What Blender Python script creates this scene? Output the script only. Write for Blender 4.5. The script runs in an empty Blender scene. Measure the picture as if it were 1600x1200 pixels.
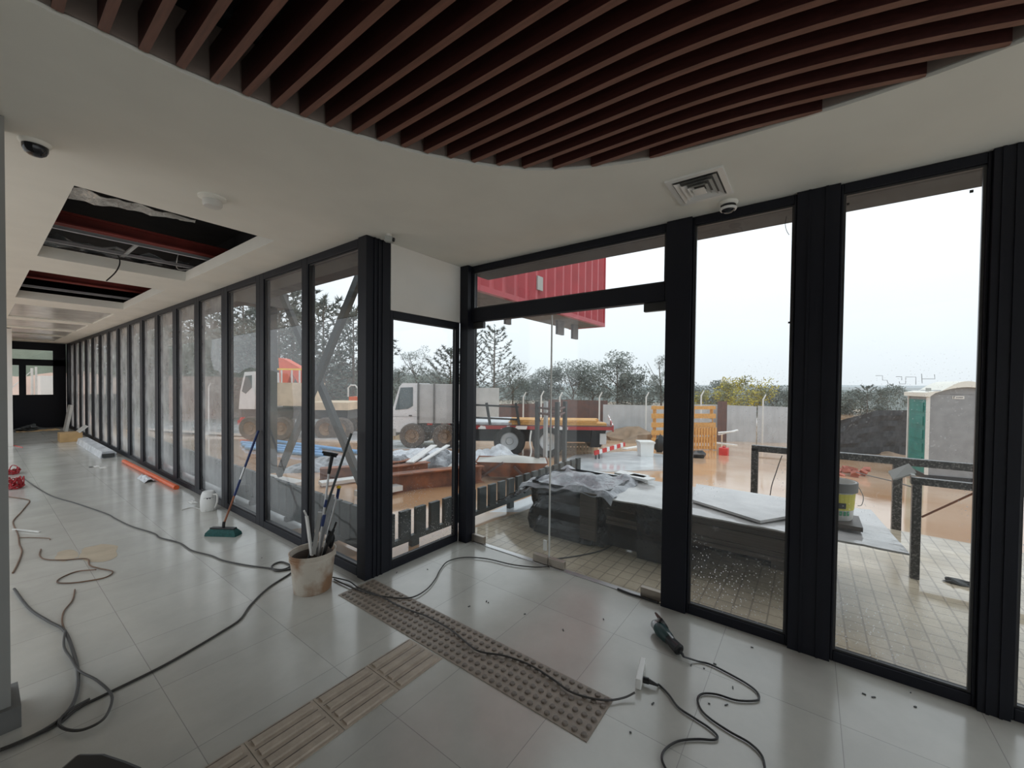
import bpy, bmesh, math, random
from mathutils import Vector, Matrix, Euler, noise
from mathutils.geometry import tessellate_polygon
random.seed(7)
SC = bpy.context.scene
COL = SC.collection
rnd = random.uniform

# ------------------------------------------------------------------ camera
CF, CX, CY, EYE = 622.438, 815.0, 611.0, 1.6
ROWS = ((0.58735373, -0.8092541, 0.01110804), (-0.00775576, -0.01935239, -0.99978264), (0.80929317, 0.58713991, -0.01764308))
CR, CD, CFW = Vector(ROWS[0]), Vector(ROWS[1]), Vector(ROWS[2])
cam = bpy.data.cameras.new('camera'); camo = bpy.data.objects.new('camera', cam); COL.objects.link(camo)
cam.sensor_fit = 'HORIZONTAL'; cam.sensor_width = 36; cam.lens = CF * 36 / 1600
cam.shift_x = (800 - CX) / 1600; cam.shift_y = (CY - 600) / 1600
cam.clip_start = 0.05; cam.clip_end = 800
m = Matrix((CR, -CD, -CFW)).transposed().to_4x4(); m.translation = (0, 0, EYE); camo.matrix_world = m
SC.camera = camo

def ray(px, py): return CR * ((px - CX) / CF) + CD * ((py - CY) / CF) + CFW
def at(px, py, ax, val):
    i = 'xyz'.index(ax); d = ray(px, py); o = Vector((0, 0, EYE)); return o + d * ((val - o[i]) / d[i])
def dep(px, py, D): return Vector((0, 0, EYE)) + ray(px, py) * D
def gz(x, y): return -0.09 - 0.055 * max(0.0, min(math.hypot(x, y), 30) - 5)
def gnd(px, py):
    z = -.1
    for _ in range(80):
        p = at(px, py, 'z', z); z = .6 * z + .4 * gz(p.x, p.y)
    return p
RT = Vector((.5875, -.8092, 0)); FW = Vector((.8092, .5875, 0)); UP = Vector((0, 0, 1))
CAMYAW = math.atan2(RT.y, RT.x)

# ------------------------------------------------------------------ materials
def newmat(name):
    mt = bpy.data.materials.new(name); mt.use_nodes = True
    nt = mt.node_tree; nt.nodes.clear()
    return mt, nt, nt.nodes.new('ShaderNodeOutputMaterial')
def mat(name, col, rough=.5, metal=0, var=.12, vs=6, bump=0, bs=40, spec=.5, col2=None, thr=None, rvar=0, stretch=None, sheen=0):
    mt, nt, out = newmat(name); N = nt.nodes; L = nt.links
    b = N.new('ShaderNodeBsdfPrincipled'); L.new(b.outputs[0], out.inputs[0])
    b.inputs['Roughness'].default_value = rough; b.inputs['Metallic'].default_value = metal
    b.inputs['Specular IOR Level'].default_value = spec
    tc = N.new('ShaderNodeTexCoord'); mp = N.new('ShaderNodeMapping'); L.new(tc.outputs['Object'], mp.inputs[0])
    if stretch: mp.inputs['Scale'].default_value = stretch
    ns = N.new('ShaderNodeTexNoise'); ns.inputs['Scale'].default_value = vs; ns.inputs['Detail'].default_value = 5
    L.new(mp.outputs[0], ns.inputs['Vector'])
    cr = N.new('ShaderNodeValToRGB'); L.new(ns.outputs['Fac'], cr.inputs[0])
    if col2 is None:
        c1 = [max(0, c * (1 - var)) for c in col]; c2 = [min(1, c * (1 + var)) for c in col]
    else: c1, c2 = col, col2
    t = thr or (.3, .7)
    cr.color_ramp.elements[0].position = t[0]; cr.color_ramp.elements[1].position = t[1]
    cr.color_ramp.elements[0].color = (*c1, 1); cr.color_ramp.elements[1].color = (*c2, 1)
    L.new(cr.outputs[0], b.inputs['Base Color'])
    if rvar:
        mr = N.new('ShaderNodeMapRange'); L.new(ns.outputs['Fac'], mr.inputs[0])
        mr.inputs[1].default_value = .3; mr.inputs[2].default_value = .7
        mr.inputs[3].default_value = rough - rvar; mr.inputs[4].default_value = rough + rvar; L.new(mr.outputs[0], b.inputs['Roughness'])
    if bump:
        n2 = N.new('ShaderNodeTexNoise'); n2.inputs['Scale'].default_value = bs; n2.inputs['Detail'].default_value = 3; L.new(mp.outputs[0], n2.inputs['Vector'])
        bp = N.new('ShaderNodeBump'); bp.inputs['Strength'].default_value = bump; bp.inputs['Distance'].default_value = .02
        L.new(n2.outputs['Fac'], bp.inputs['Height']); L.new(bp.outputs[0], b.inputs['Normal'])
    return mt

def tilemat(name, w, h, mortar, col, mcol, rough,  loc=(0, 0, 0), cvar=.04, rvar=.08, wet=0, bump=.3, offset=0, nvar=.25):
    mt, nt, out = newmat(name); N = nt.nodes; L = nt.links
    b = N.new('ShaderNodeBsdfPrincipled'); L.new(b.outputs[0], out.inputs[0])
    b.inputs['Specular IOR Level'].default_value = .75
    tc = N.new('ShaderNodeTexCoord'); mp = N.new('ShaderNodeMapping'); mp.inputs['Location'].default_value = loc
    L.new(tc.outputs['Object'], mp.inputs[0])
    br = N.new('ShaderNodeTexBrick'); L.new(mp.outputs[0], br.inputs['Vector'])
    br.offset = offset; br.squash = 1; br.inputs['Scale'].default_value = 1; br.inputs['Brick Width'].default_value = w
    br.inputs['Row Height'].default_value = h; br.inputs['Mortar Size'].default_value = mortar; br.inputs['Mortar Smooth'].default_value = .2
    br.inputs['Bias'].default_value = 0
    br.inputs['Color1'].default_value = (*[c * (1 - cvar) for c in col], 1); br.inputs['Color2'].default_value = (*[c * (1 + cvar) for c in col], 1)
    br.inputs['Mortar'].default_value = (*mcol, 1)
    ns = N.new('ShaderNodeTexNoise'); ns.inputs['Scale'].default_value = 2.2; ns.inputs['Detail'].default_value = 8; ns.inputs['Roughness'].default_value = .65
    L.new(tc.outputs['Object'], ns.inputs['Vector'])
    hs = N.new('ShaderNodeMixRGB'); hs.blend_type = 'MULTIPLY'; hs.inputs[0].default_value = 1
    mr = N.new('ShaderNodeMapRange'); L.new(ns.outputs['Fac'], mr.inputs[0]); mr.inputs[1].default_value = .3; mr.inputs[2].default_value = .7
    mr.inputs[3].default_value = 1 - nvar; mr.inputs[4].default_value = 1 + nvar * .4
    L.new(br.outputs['Color'], hs.inputs[1]); L.new(mr.outputs[0], hs.inputs[2]); L.new(hs.outputs[0], b.inputs['Base Color'])
    n3 = N.new('ShaderNodeTexNoise'); n3.inputs['Scale'].default_value = .8 if wet else 3; n3.inputs['Detail'].default_value = 4; L.new(tc.outputs['Object'], n3.inputs['Vector'])
    m2 = N.new('ShaderNodeMapRange'); L.new(n3.outputs['Fac'], m2.inputs[0])
    m2.inputs[1].default_value = .42 if wet else .3; m2.inputs[2].default_value = .58 if wet else .7
    m2.inputs[3].default_value = max(.02, rough - rvar); m2.inputs[4].default_value = rough + rvar; L.new(m2.outputs[0], b.inputs['Roughness'])
    bp = N.new('ShaderNodeBump'); bp.inputs['Strength'].default_value = bump; bp.inputs['Distance'].default_value = .003; bp.invert = True
    L.new(br.outputs['Fac'], bp.inputs['Height']); L.new(bp.outputs[0], b.inputs['Normal'])
    return mt

def glassmat(name, haze=.04, drops=.5, dscale=90, tint=(.97, .985, .98), base=.065):
    """thin window glass: clear transmission, fresnel reflection, a little dried dirt and rain drops"""
    mt, nt, out = newmat(name); N = nt.nodes; L = nt.links
    tr = N.new('ShaderNodeBsdfTransparent'); tr.inputs[0].default_value = (*tint, 1)
    gl = N.new('ShaderNodeBsdfGlossy'); gl.inputs['Roughness'].default_value = .01
    lw = N.new('ShaderNodeLayerWeight'); lw.inputs[0].default_value = .5
    pw = N.new('ShaderNodeMath'); pw.operation = 'POWER'; L.new(lw.outputs['Facing'], pw.inputs[0]); pw.inputs[1].default_value = 5
    fr = N.new('ShaderNodeMath'); fr.operation = 'MULTIPLY_ADD'; L.new(pw.outputs[0], fr.inputs[0]); fr.inputs[1].default_value = .90; fr.inputs[2].default_value = base
    mx = N.new('ShaderNodeMixShader'); L.new(fr.outputs[0], mx.inputs[0]); L.new(tr.outputs[0], mx.inputs[1]); L.new(gl.outputs[0], mx.inputs[2])
    tc = N.new('ShaderNodeTexCoord')
    vo = N.new('ShaderNodeTexVoronoi'); vo.inputs['Scale'].default_value = dscale; L.new(tc.outputs['Object'], vo.inputs['Vector'])
    lt = N.new('ShaderNodeMath'); lt.operation = 'LESS_THAN'; L.new(vo.outputs['Distance'], lt.inputs[0]); lt.inputs[1].default_value = .2
    ns = N.new('ShaderNodeTexNoise'); ns.inputs['Scale'].default_value = 2.2; ns.inputs['Detail'].default_value = 5; L.new(tc.outputs['Object'], ns.inputs['Vector'])
    sx = N.new('ShaderNodeSeparateXYZ'); L.new(tc.outputs['Object'], sx.inputs[0])
    low = N.new('ShaderNodeMapRange'); L.new(sx.outputs[2], low.inputs[0]); low.inputs[1].default_value = 1.9; low.inputs[2].default_value = .9; low.inputs[3].default_value = .05; low.inputs[4].default_value = 1
    rd = N.new('ShaderNodeMapRange'); L.new(ns.outputs['Fac'], rd.inputs[0]); rd.inputs[1].default_value = .42; rd.inputs[2].default_value = .62
    m1 = N.new('ShaderNodeMath'); m1.operation = 'MULTIPLY'; L.new(lt.outputs[0], m1.inputs[0]); L.new(rd.outputs[0], m1.inputs[1])
    m2 = N.new('ShaderNodeMath'); m2.operation = 'MULTIPLY'; L.new(m1.outputs[0], m2.inputs[0]); L.new(low.outputs[0], m2.inputs[1])
    m3 = N.new('ShaderNodeMath'); m3.operation = 'MULTIPLY'; L.new(m2.outputs[0], m3.inputs[0]); m3.inputs[1].default_value = drops
    hz = N.new('ShaderNodeMapRange'); L.new(ns.outputs['Fac'], hz.inputs[0]); hz.inputs[1].default_value = .3; hz.inputs[2].default_value = .7
    hz.inputs[3].default_value = haze * .5; hz.inputs[4].default_value = haze * 1.4
    ad = N.new('ShaderNodeMath'); ad.operation = 'ADD'; ad.use_clamp = True; L.new(m3.outputs[0], ad.inputs[0]); L.new(hz.outputs[0], ad.inputs[1])
    tl = N.new('ShaderNodeBsdfTranslucent'); tl.inputs[0].default_value = (.9, .92, .92, 1)
    df = N.new('ShaderNodeBsdfDiffuse'); df.inputs[0].default_value = (.85, .87, .87, 1)
    dm = N.new('ShaderNodeMixShader'); dm.inputs[0].default_value = .35; L.new(tl.outputs[0], dm.inputs[1]); L.new(df.outputs[0], dm.inputs[2])
    fx = N.new('ShaderNodeMixShader'); L.new(ad.outputs[0], fx.inputs[0]); L.new(mx.outputs[0], fx.inputs[1]); L.new(dm.outputs[0], fx.inputs[2])
    L.new(fx.outputs[0], out.inputs[0])
    return mt

M = dict(
 floor=tilemat('floor_tiles', .615, .57, .0019, (.52, .51, .47), (.33, .32, .30), .18, loc=(.05, .716, 0), rvar=.05, bump=.15, nvar=.13),
 paver=tilemat('wet_pavers', .13, .11, .006, (.53, .45, .335), (.35, .295, .225), .18, rvar=.15, wet=1, bump=.5, cvar=.05, nvar=.32),
 ceil=mat('ceiling_plaster', (.84, .83, .77), .9, var=.03, vs=3),
 wall=mat('wall_plaster', (.82, .80, .76), .85, var=.03, vs=3),
 frame=mat('dark_aluminium', (.008, .009, .015), .5, var=.1, spec=.3),
 framel=mat('aluminium_bead', (.06, .06, .062), .35, metal=.4),
 greytrim=mat('grey_trim', (.15, .15, .145), .55, var=.1),
 jamb=mat('grey_jamb', (.30, .30, .285), .5, var=.05),
 slatedge_lit=mat('slat_edge_lit', (.20, .088, .06), .5, var=.2, vs=12, stretch=(6, .5, 6)),  # paler mahogany: light on the slat undersides put into the colour
 slat=mat('mahogany_slat_shaded', (.06, .017, .014), .5, var=.25, vs=12, stretch=(6, .5, 6)),  # near-black mahogany: shade on the slat sides put into the colour
 rim=mat('recess_rim', (.34, .27, .235), .85, var=.06),
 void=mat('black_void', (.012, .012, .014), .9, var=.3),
 redbeam=mat('red_oxide_steel', (.26, .045, .035), .6, var=.2),
 galv=mat('galvanised_steel', (.50, .51, .52), .4, metal=.6, var=.12),
 foil=mat('crumpled_foil', (.55, .53, .50), .3, metal=.6, var=.3, vs=20, bump=.6),
 opaltile=mat('ceiling_panel_glossy', (.62, .61, .58), .22, var=.2, vs=4),
 white=mat('white_plastic', (.80, .80, .78), .35, var=.03),
 offwhite=mat('offwhite_paint', (.68, .67, .64), .5, var=.08, vs=5),
 blackp=mat('black_plastic', (.012, .013, .015), .35, var=.2),
 darkglass=mat('dome_smoked', (.01, .012, .016), .06),
 tact=mat('tactile_tile', (.42, .35, .28), .5, var=.12, vs=15, bump=.1),
 tactd=mat('tactile_tile_dots', (.31, .26, .215), .5, var=.14, vs=15, bump=.1),
 alu=mat('brushed_aluminium', (.55, .55, .55), .3, metal=.85, var=.06),
 patch=mat('satin_patch_fitting', (.42, .37, .32), .35, metal=.7, var=.08),
 greythroat=mat('grey_throat', (.16, .16, .155), .7),
 patchd=mat('dark_patch_fitting', (.05, .05, .05), .4, metal=.4),
 bucket=mat('plastered_bucket', (.62, .56, .48), .6, col2=(.33, .19, .11), thr=(.42, .6), vs=5, bump=.2),
 bucketin=mat('bucket_inside', (.16, .13, .11), .7),
 blue=mat('navy_grip', (.012, .03, .12), .5),
 orange=mat('orange_plastic', (.75, .13, .035), .4, var=.12),
 red=mat('crimson_cord', (.35, .012, .02), .45, var=.3, vs=30),
 teal=mat('dark_teal_bristle', (.015, .09, .085), .7, var=.3, vs=40, bump=.6, bs=200),
 tealbody=mat('teal_tool_body', (.012, .045, .045), .4),
 cable=mat('grey_cable', (.036, .033, .03), .5, var=.25, vs=3),
 cableb=mat('black_cable', (.012, .012, .013), .4),
 cabler=mat('brown_cord', (.15, .085, .05), .6, var=.4, vs=3),
 card=mat('cardboard', (.52, .34, .16), .8, var=.12),
 cardg=mat('grey_cardboard', (.40, .41, .39), .8, var=.1),
 mud=mat('mud_ground', (.52, .29, .15), .08, col2=(.62, .43, .29), vs=.5, thr=(.35, .65), rvar=.05, bump=.12, bs=1.6),
 puddle=mat('pale_ground_sky_sheen', (.62, .64, .66), .14, var=.12, vs=2, rvar=.08, bump=.1, bs=6),  # pale grey carries the sky's reflection on wet ground
 conc=mat('wet_concrete', (.50, .47, .43), .3, var=.15, vs=2, bump=.1),
 steel=mat('dark_steel', (.055, .06, .062), .5, var=.25, vs=8),
 eave=mat('eave_sheet', (.03, .032, .037), .6, var=.5, vs=9),
 steelg=mat('green_grey_steel', (.036, .045, .046), .5, var=.2, vs=5),
 rail=mat('speckled_black_steel', (.02, .02, .02), .35, col2=(.22, .21, .2), thr=(.5, .72), vs=60),
 wood=mat('raw_pine', (.66, .36, .12), .7, var=.18, vs=4, stretch=(.6, 6, 6)),
 woodpale=mat('pale_pine', (.60, .45, .30), .7, var=.15, vs=5),
 rust=mat('rusty_steel', (.40, .14, .06), .7, col2=(.13, .07, .055), vs=4),
 rustwall=mat('rusty_sheet', (.17, .09, .075), .7, col2=(.11, .075, .07), vs=4),
 zinc=mat('zinc_sheet', (.50, .52, .54), .5, metal=.0, var=.14, vs=1.5),
 tarp=mat('black_tarp', (.008, .01, .014), .16, var=.4, vs=8, bump=.8, bs=14),
 tarpg=mat('wet_grey_tarp', (.20, .21, .23), .2, col2=(.40, .41, .44), vs=9, bump=.8, bs=16),
 panelside=mat('wet_panel_edges', (.075, .06, .05), .45, var=.35, vs=5, stretch=(1, .4, 14)),
 paneltop=mat('wet_panel_top', (.52, .51, .50), .1, var=.2, vs=3, rvar=.06, bump=.25, bs=10),
 cont=mat('red_container', (.40, .028, .04), .3, var=.12, vs=3),
 contu=mat('container_underside', (.16, .155, .155), .7, var=.2),
 truckw=mat('white_truck_paint', (.82, .82, .83), .3, var=.04),
 trgrey=mat('grey_truck_box', (.50, .50, .49), .5, var=.14, vs=2),
 tyre=mat('tyre_rubber', (.025, .024, .023), .8, var=.3, vs=12),
 mudtyre=mat('muddy_tyre', (.12, .10, .085), .85, var=.3, vs=10),
 winglass=mat('cab_glass', (.10, .13, .14), .1, spec=.8),
 redtape=mat('reflective_tape', (.38, .04, .04), .4, col2=(.85, .82, .8), thr=(.52, .54), vs=1.6),
 dot=mat('shaded_stud', (.17, .14, .115), .45, var=.15, vs=30),  # darker tone carries the shading of the raised studs and grooves
 redp=mat('red_paint', (.60, .035, .03), .4),
 yellow=mat('yellow_paint', (.85, .55, .03), .4),
 beige=mat('weathered_beige_panel', (.62, .50, .36), .6, var=.15, vs=3),
 crane=mat('orange_red_crane', (.75, .12, .055), .4),
 bluepipe=mat('blue_pipe', (.10, .32, .62), .4),
 plasticw=mat('white_sheet_plastic', (.66, .69, .73), .25, var=.2, vs=6, bump=.6, bs=12),
 plasticg=mat('grey_sheet_plastic', (.30, .32, .34), .25, var=.4, vs=6, bump=.8, bs=12),
 potty=mat('grey_potty_wall', (.27, .28, .29), .5, var=.12, vs=6),
 pottyg=mat('green_potty_trim', (.01, .19, .16), .4, var=.2, vs=4),
 pottyr=mat('cream_potty_roof', (.80, .78, .70), .45, var=.04),
 net=mat('dark_net', (.045, .045, .048), .8, var=.4, vs=9, bump=.5),
 earth=mat('brown_earth', (.26, .18, .12), .9, var=.3, vs=3, bump=.5),
 brick=mat('brick_rubble', (.40, .14, .10), .8, var=.3, vs=8),
 label=mat('yellow_green_label', (.62, .56, .08), .5, var=.1),
 green=mat('green_ink', (.05, .30, .14), .5),
 ink=mat('black_ink', (.02, .02, .02), .5),
 pine=mat('pine_needles', (.13, .155, .14), .9, var=.25, vs=1.2),  # needles greyed and lightened: rain haze put into the colour
 euc=mat('eucalyptus_leaves', (.165, .185, .165), .9, var=.3, vs=1),  # leaf green lightened to carry the rain haze
 eucp=mat('pale_leaves', (.25, .275, .25), .9, var=.25, vs=1),
 yleaf=mat('yellow_blossom', (.50, .42, .06), .9, col2=(.16, .17, .09), vs=1.5, thr=(.4, .6)),
 trunk=mat('tree_bark', (.13, .11, .095), .9, var=.2),
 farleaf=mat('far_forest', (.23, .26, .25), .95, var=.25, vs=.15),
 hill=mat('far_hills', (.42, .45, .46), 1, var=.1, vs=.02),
 hillg=mat('green_hillside', (.20, .225, .17), .95, var=.3, vs=.4),  # greyed green: mist over the slope put into the colour
 pinkearth=mat('pink_earth', (.60, .42, .34), .9, var=.15, vs=.5),
 dustm=mat('sand_dust', (.46, .38, .28), .8),
 concpost=mat('white_concrete', (.68, .68, .66), .7, var=.06),
 glass=glassmat('clear_glass', .035, .0),
 glassr=glassmat('rain_spotted_glass', .03, .85, 60),
 glassf=glassmat('fogged_glass', .34, 0, 110),
 glassm=glassmat('slightly_fogged_glass', .14, .1, 100),
 glasse=glassmat('faintly_fogged_glass', .06, .2, 100),
 glassd=glassmat('door_glass', .015, .0, base=.03),
)

# ------------------------------------------------------------------ geometry
class MB:
    def __init__(s): s.v, s.f, s.mi = [], [], []; s.cur = 0
    def add(s, vs, fs):
        b = len(s.v); s.v += [Vector(q) for q in vs]; s.f += [tuple(b + i for i in f) for f in fs]; s.mi += [s.cur] * len(fs); return s
    def box(s, x0, x1, y0, y1, z0, z1):
        x0, x1 = min(x0, x1), max(x0, x1); y0, y1 = min(y0, y1), max(y0, y1); z0, z1 = min(z0, z1), max(z0, z1)
        return s.add([(x0,y0,z0),(x1,y0,z0),(x1,y1,z0),(x0,y1,z0),(x0,y0,z1),(x1,y0,z1),(x1,y1,z1),(x0,y1,z1)],
                     [(0,3,2,1),(4,5,6,7),(0,1,5,4),(1,2,6,5),(2,3,7,6),(3,0,4,7)])
    def obox(s, c, sx, sy, sz, X=(1,0,0), Y=(0,1,0)):
        X = Vector(X).normalized(); Y = Vector(Y); Y = (Y - X * Y.dot(X)).normalized(); Z = X.cross(Y); c = Vector(c)
        vs = [c + X*a*sx/2 + Y*b*sy/2 + Z*d*sz/2 for d in (-1,1) for a, b in ((-1,-1),(1,-1),(1,1),(-1,1))]
        return s.add(vs, [(0,3,2,1),(4,5,6,7),(0,1,5,4),(1,2,6,5),(2,3,7,6),(3,0,4,7)])
    def bar(s, p, q, w, h, up=(0,0,1)):
        p, q = Vector(p), Vector(q); X = q - p; u = Vector(up)
        if abs(X.normalized().dot(u)) > .98: u = Vector((1, 0, 0))
        Y = u.cross(X)
        return s.obox((p + q) / 2, X.length, w, h, X, Y)
    def cyl(s, p, q, r, n=14, r2=None, cap=True):
        p, q = Vector(p), Vector(q); r2 = r if r2 is None else r2; d = (q - p).normalized()
        a = d.orthogonal().normalized(); b = d.cross(a); vs = []
        for c, rr in ((p, r), (q, r2)):
            vs += [c + (a * math.cos(2*math.pi*i/n) + b * math.sin(2*math.pi*i/n)) * rr for i in range(n)]
        fs = [(i, (i+1) % n, n + (i+1) % n, n + i) for i in range(n)]
        if cap: fs += [tuple(range(n))[::-1], tuple(range(n, 2*n))]
        return s.add(vs, fs)
    def tube(s, pts, r, n=7):
        pts = [Vector(p) for p in pts]; vs, fs = [], []; prev = None
        for i, p in enumerate(pts):
            d = (pts[min(i+1, len(pts)-1)] - pts[max(i-1, 0)])
            d = d.normalized() if d.length > 1e-9 else Vector((1, 0, 0))
            a = d.orthogonal().normalized() if prev is None else (prev - d * prev.dot(d)).normalized()
            prev = a; b = d.cross(a); rr = r[i] if isinstance(r, (list, tuple)) else r
            vs += [p + (a*math.cos(2*math.pi*k/n) + b*math.sin(2*math.pi*k/n)) * rr for k in range(n)]
        for i in range(len(pts) - 1):
            fs += [(i*n+k, i*n+(k+1) % n, (i+1)*n+(k+1) % n, (i+1)*n+k) for k in range(n)]
        fs += [tuple(range(n))[::-1], tuple(range((len(pts)-1)*n, len(pts)*n))]
        return s.add(vs, fs)
    def lathe(s, prof, c=(0,0,0), n=28, axis=None, cap=True):
        c = Vector(c); vs, fs = [], []
        Z = Vector(axis).normalized() if axis else UP
        A = Z.orthogonal().normalized() if axis else Vector((1, 0, 0)); B = Z.cross(A)
        for r, z in prof: vs += [c + A*math.cos(2*math.pi*i/n)*r + B*math.sin(2*math.pi*i/n)*r + Z*z for i in range(n)]
        for j in range(len(prof) - 1): fs += [(j*n+i, j*n+(i+1) % n, (j+1)*n+(i+1) % n, (j+1)*n+i) for i in range(n)]
        if cap:
            if prof[0][0] > 1e-6: fs.append(tuple(range(n))[::-1])
            if prof[-1][0] > 1e-6: fs.append(tuple(range((len(prof)-1)*n, len(prof)*n)))
        return s.add(vs, fs)
    def prism(s, poly, d):
        d = Vector(d); n = len(poly); vs = [Vector(p) for p in poly]; vs += [v + d for v in vs]
        return s.add(vs, [tuple(range(n))[::-1], tuple(range(n, 2*n))] + [(i, (i+1) % n, n + (i+1) % n, n + i) for i in range(n)])
    def grid(s, fn, nu, nv, thick=None):
        vs = [fn(i/nu, j/nv) for j in range(nv+1) for i in range(nu+1)]
        fs = [(j*(nu+1)+i, j*(nu+1)+i+1, (j+1)*(nu+1)+i+1, (j+1)*(nu+1)+i) for j in range(nv) for i in range(nu)]
        s.add(vs, fs)
        if thick:
            b = [Vector(v) - Vector((0, 0, thick)) for v in vs]; s.add(b, [f[::-1] for f in fs])
            edge = [i for i in range(nu+1)] + [j*(nu+1)+nu for j in range(1, nv+1)] + [nv*(nu+1)+i for i in range(nu-1, -1, -1)] + [j*(nu+1) for j in range(nv-1, 0, -1)]
            ev = [vs[i] for i in edge]; eb = [b[i] for i in edge]; n = len(edge)
            s.add(ev + eb, [(i, n+i, n+(i+1) % n, (i+1) % n) for i in range(n)])
        return s
    def blob(s, c, sx, sy, sz, amp=.15, fr=2, n=16, seed=0, flat=None):
        c = Vector(c); vs, fs = [], []; m_ = n // 2
        for j in range(m_ + 1):
            th = math.pi * j / m_
            for i in range(n):
                ph = 2*math.pi*i/n; d = Vector((math.sin(th)*math.cos(ph), math.sin(th)*math.sin(ph), math.cos(th)))
                k = 1 + amp * noise.noise(d * fr + Vector((seed*3.1, seed*1.7, seed)))*2
                p = Vector((d.x*sx*k, d.y*sy*k, d.z*sz*k))
                if flat is not None: p.z = max(p.z, flat)
                vs.append(c + p)
        for j in range(m_): fs += [(j*n+i, (j+1)*n+i, (j+1)*n+(i+1) % n, j*n+(i+1) % n) for i in range(n)]
        return s.add(vs, fs)
    def build(s, name, mats, parent=None, smooth=False, bevel=0, world=True):
        if not isinstance(mats, (list, tuple)): mats = [mats]
        if not s.v: raise ValueError(name)
        W = Matrix.Identity(4)
        if parent is not None: W = WM[parent.name].copy()
        elif world:
            lo = Vector([min(v[i] for v in s.v) for i in range(3)]); hi = Vector([max(v[i] for v in s.v) for i in range(3)])
            W = Matrix.Translation(Vector(((lo.x+hi.x)/2, (lo.y+hi.y)/2, lo.z)))
        inv = W.inverted()
        me = bpy.data.meshes.new(name); me.from_pydata([tuple(inv @ v) for v in s.v], [], s.f)
        for mm in mats: me.materials.append(M[mm])
        me.polygons.foreach_set('material_index', s.mi)
        if smooth: me.polygons.foreach_set('use_smooth', [True]*len(me.polygons))
        me.update()
        o = bpy.data.objects.new(name, me); COL.objects.link(o)
        if parent is not None: o.parent = parent
        else: o.matrix_world = W
        WM[o.name] = W
        if bevel:
            b = o.modifiers.new('bevel', 'BEVEL'); b.width = bevel; b.segments = 2; b.limit_method = 'ANGLE'
        if smooth:
            try:
                me.set_sharp_from_angle(angle=math.radians(40))
            except Exception: pass
        return o
WM = {}
def tag(o, label=None, cat=None, group=None, kind=None):
    if label: o['label'] = label
    if cat: o['category'] = cat
    if group: o['group'] = group
    if kind: o['kind'] = kind
    return o
def empty(name, loc, rz=0, **k):
    o = bpy.data.objects.new(name, None); COL.objects.link(o); o.empty_display_size = .1
    o.location = loc; o.rotation_euler = (0, 0, rz)
    WM[o.name] = Matrix.Translation(Vector(loc)) @ Matrix.Rotation(rz, 4, 'Z')
    return tag(o, **k)
def struct(o): o['kind'] = 'structure'; return o
def smoothpts(P, k=6):
    P = [Vector(p) for p in P]; out = []
    for i in range(len(P) - 1):
        a, b, c, d = P[max(i-1, 0)], P[i], P[i+1], P[min(i+2, len(P)-1)]
        for t in range(k):
            t /= k; out.append(.5 * ((2*b) + (c-a)*t + (2*a-5*b+4*c-d)*t*t + (3*b-a-3*c+d)*t**3))
    return out + [P[-1]]

# ================================================================== SETTING
XC, XF, YR, YE, ZC = 1.85, 2.94, 2.87, 20.2, 2.77
# floor
f = MB(); f.prism([(-3, -4, -.04), (XF + .02, -4, -.04), (XF + .02, YR + .1, -.04), (XC + .05, YR + .1, -.04), (XC + .05, YE + .2, -.04), (-.4, YE + .2, -.04), (-.4, 3.0, -.04), (-3, 3.0, -.04)], (0, 0, .04))
o = f.build('floor', 'floor', world=False); struct(o)

# curved edge of the slatted recess, then closed behind the camera
CURVE = [(-2.3, .2), (-2.1, .9), (-1.6, 1.45), (-.9, 1.8), (-.35, 1.94), (.09, 1.985), (.25, 1.975), (.43, 1.965), (.60, 1.935), (.75, 1.90), (.88, 1.86), (.99, 1.82), (1.10, 1.765),
         (1.24, 1.70), (1.37, 1.63), (1.54, 1.51), (1.70, 1.375), (1.80, 1.27), (1.885, 1.145), (1.95, 1.03), (2.0, .91), (2.06, .74), (2.10, .56), (2.12, .40), (2.13, .25), (2.135, 0), (2.13, -.22), (2.105, -.45), (2.06, -.65),
         (1.9, -1.1), (1.6, -1.6), (1.1, -2.0), (.4, -2.3), (-.4, -2.35), (-1.2, -2.0), (-1.9, -1.3), (-2.25, -.5)]
CURVE = [(p.x, p.y) for p in smoothpts([(x, y, 0) for x, y in CURVE] + [(CURVE[0][0], CURVE[0][1], 0)], 3)][:-1]
OUT = [(-3, -4), (XF + .06, -4), (XF + .06, YR + .02), (XC + .03, YR + .02), (XC + .03, YE + .05), (-.2, YE + .05), (-.2, 2.98), (-3, 2.98)]
HOLES = [(.37, 1.485, 3.63, 6.0), (.37, 1.485, 6.84, 9.3), (.40, 1.5, 10.1, 12.3), (.40, 1.5, 12.8, 14.6), (.40, 1.5, 15.0, 16.6), (.40, 1.5, 17.0, 19.2)]
loops = [[Vector((x, y, 0)) for x, y in OUT], [Vector((x, y, 0)) for x, y in CURVE]] + [[Vector((a, c, 0)), Vector((a, d, 0)), Vector((b, d, 0)), Vector((b, c, 0))] for a, b, c, d in HOLES]
flat = [v for l in loops for v in l]
tris = tessellate_polygon(loops)
c = MB(); c.add([(v.x, v.y, ZC) for v in flat], [t for t in tris]); c.add([(v.x, v.y, ZC + .02) for v in flat], [t[::-1] for t in tris])
for l in loops:
    n = len(l); c.add([(v.x, v.y, ZC) for v in l] + [(v.x, v.y, ZC + .02) for v in l], [(i, (i+1) % n, n + (i+1) % n, n + i) for i in range(n)])
for i, (a, b, y0, y1) in enumerate(HOLES[:2]):   # plaster returns round the open ceiling bays
    t, h = .012, .11
    c.box(a - t, a, y0, y1, ZC + .02, ZC + h); c.box(b, b + t, y0, y1, ZC + .02, ZC + h); c.box(a, b, y1, y1 + t, ZC + .02, ZC + h)
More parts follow.
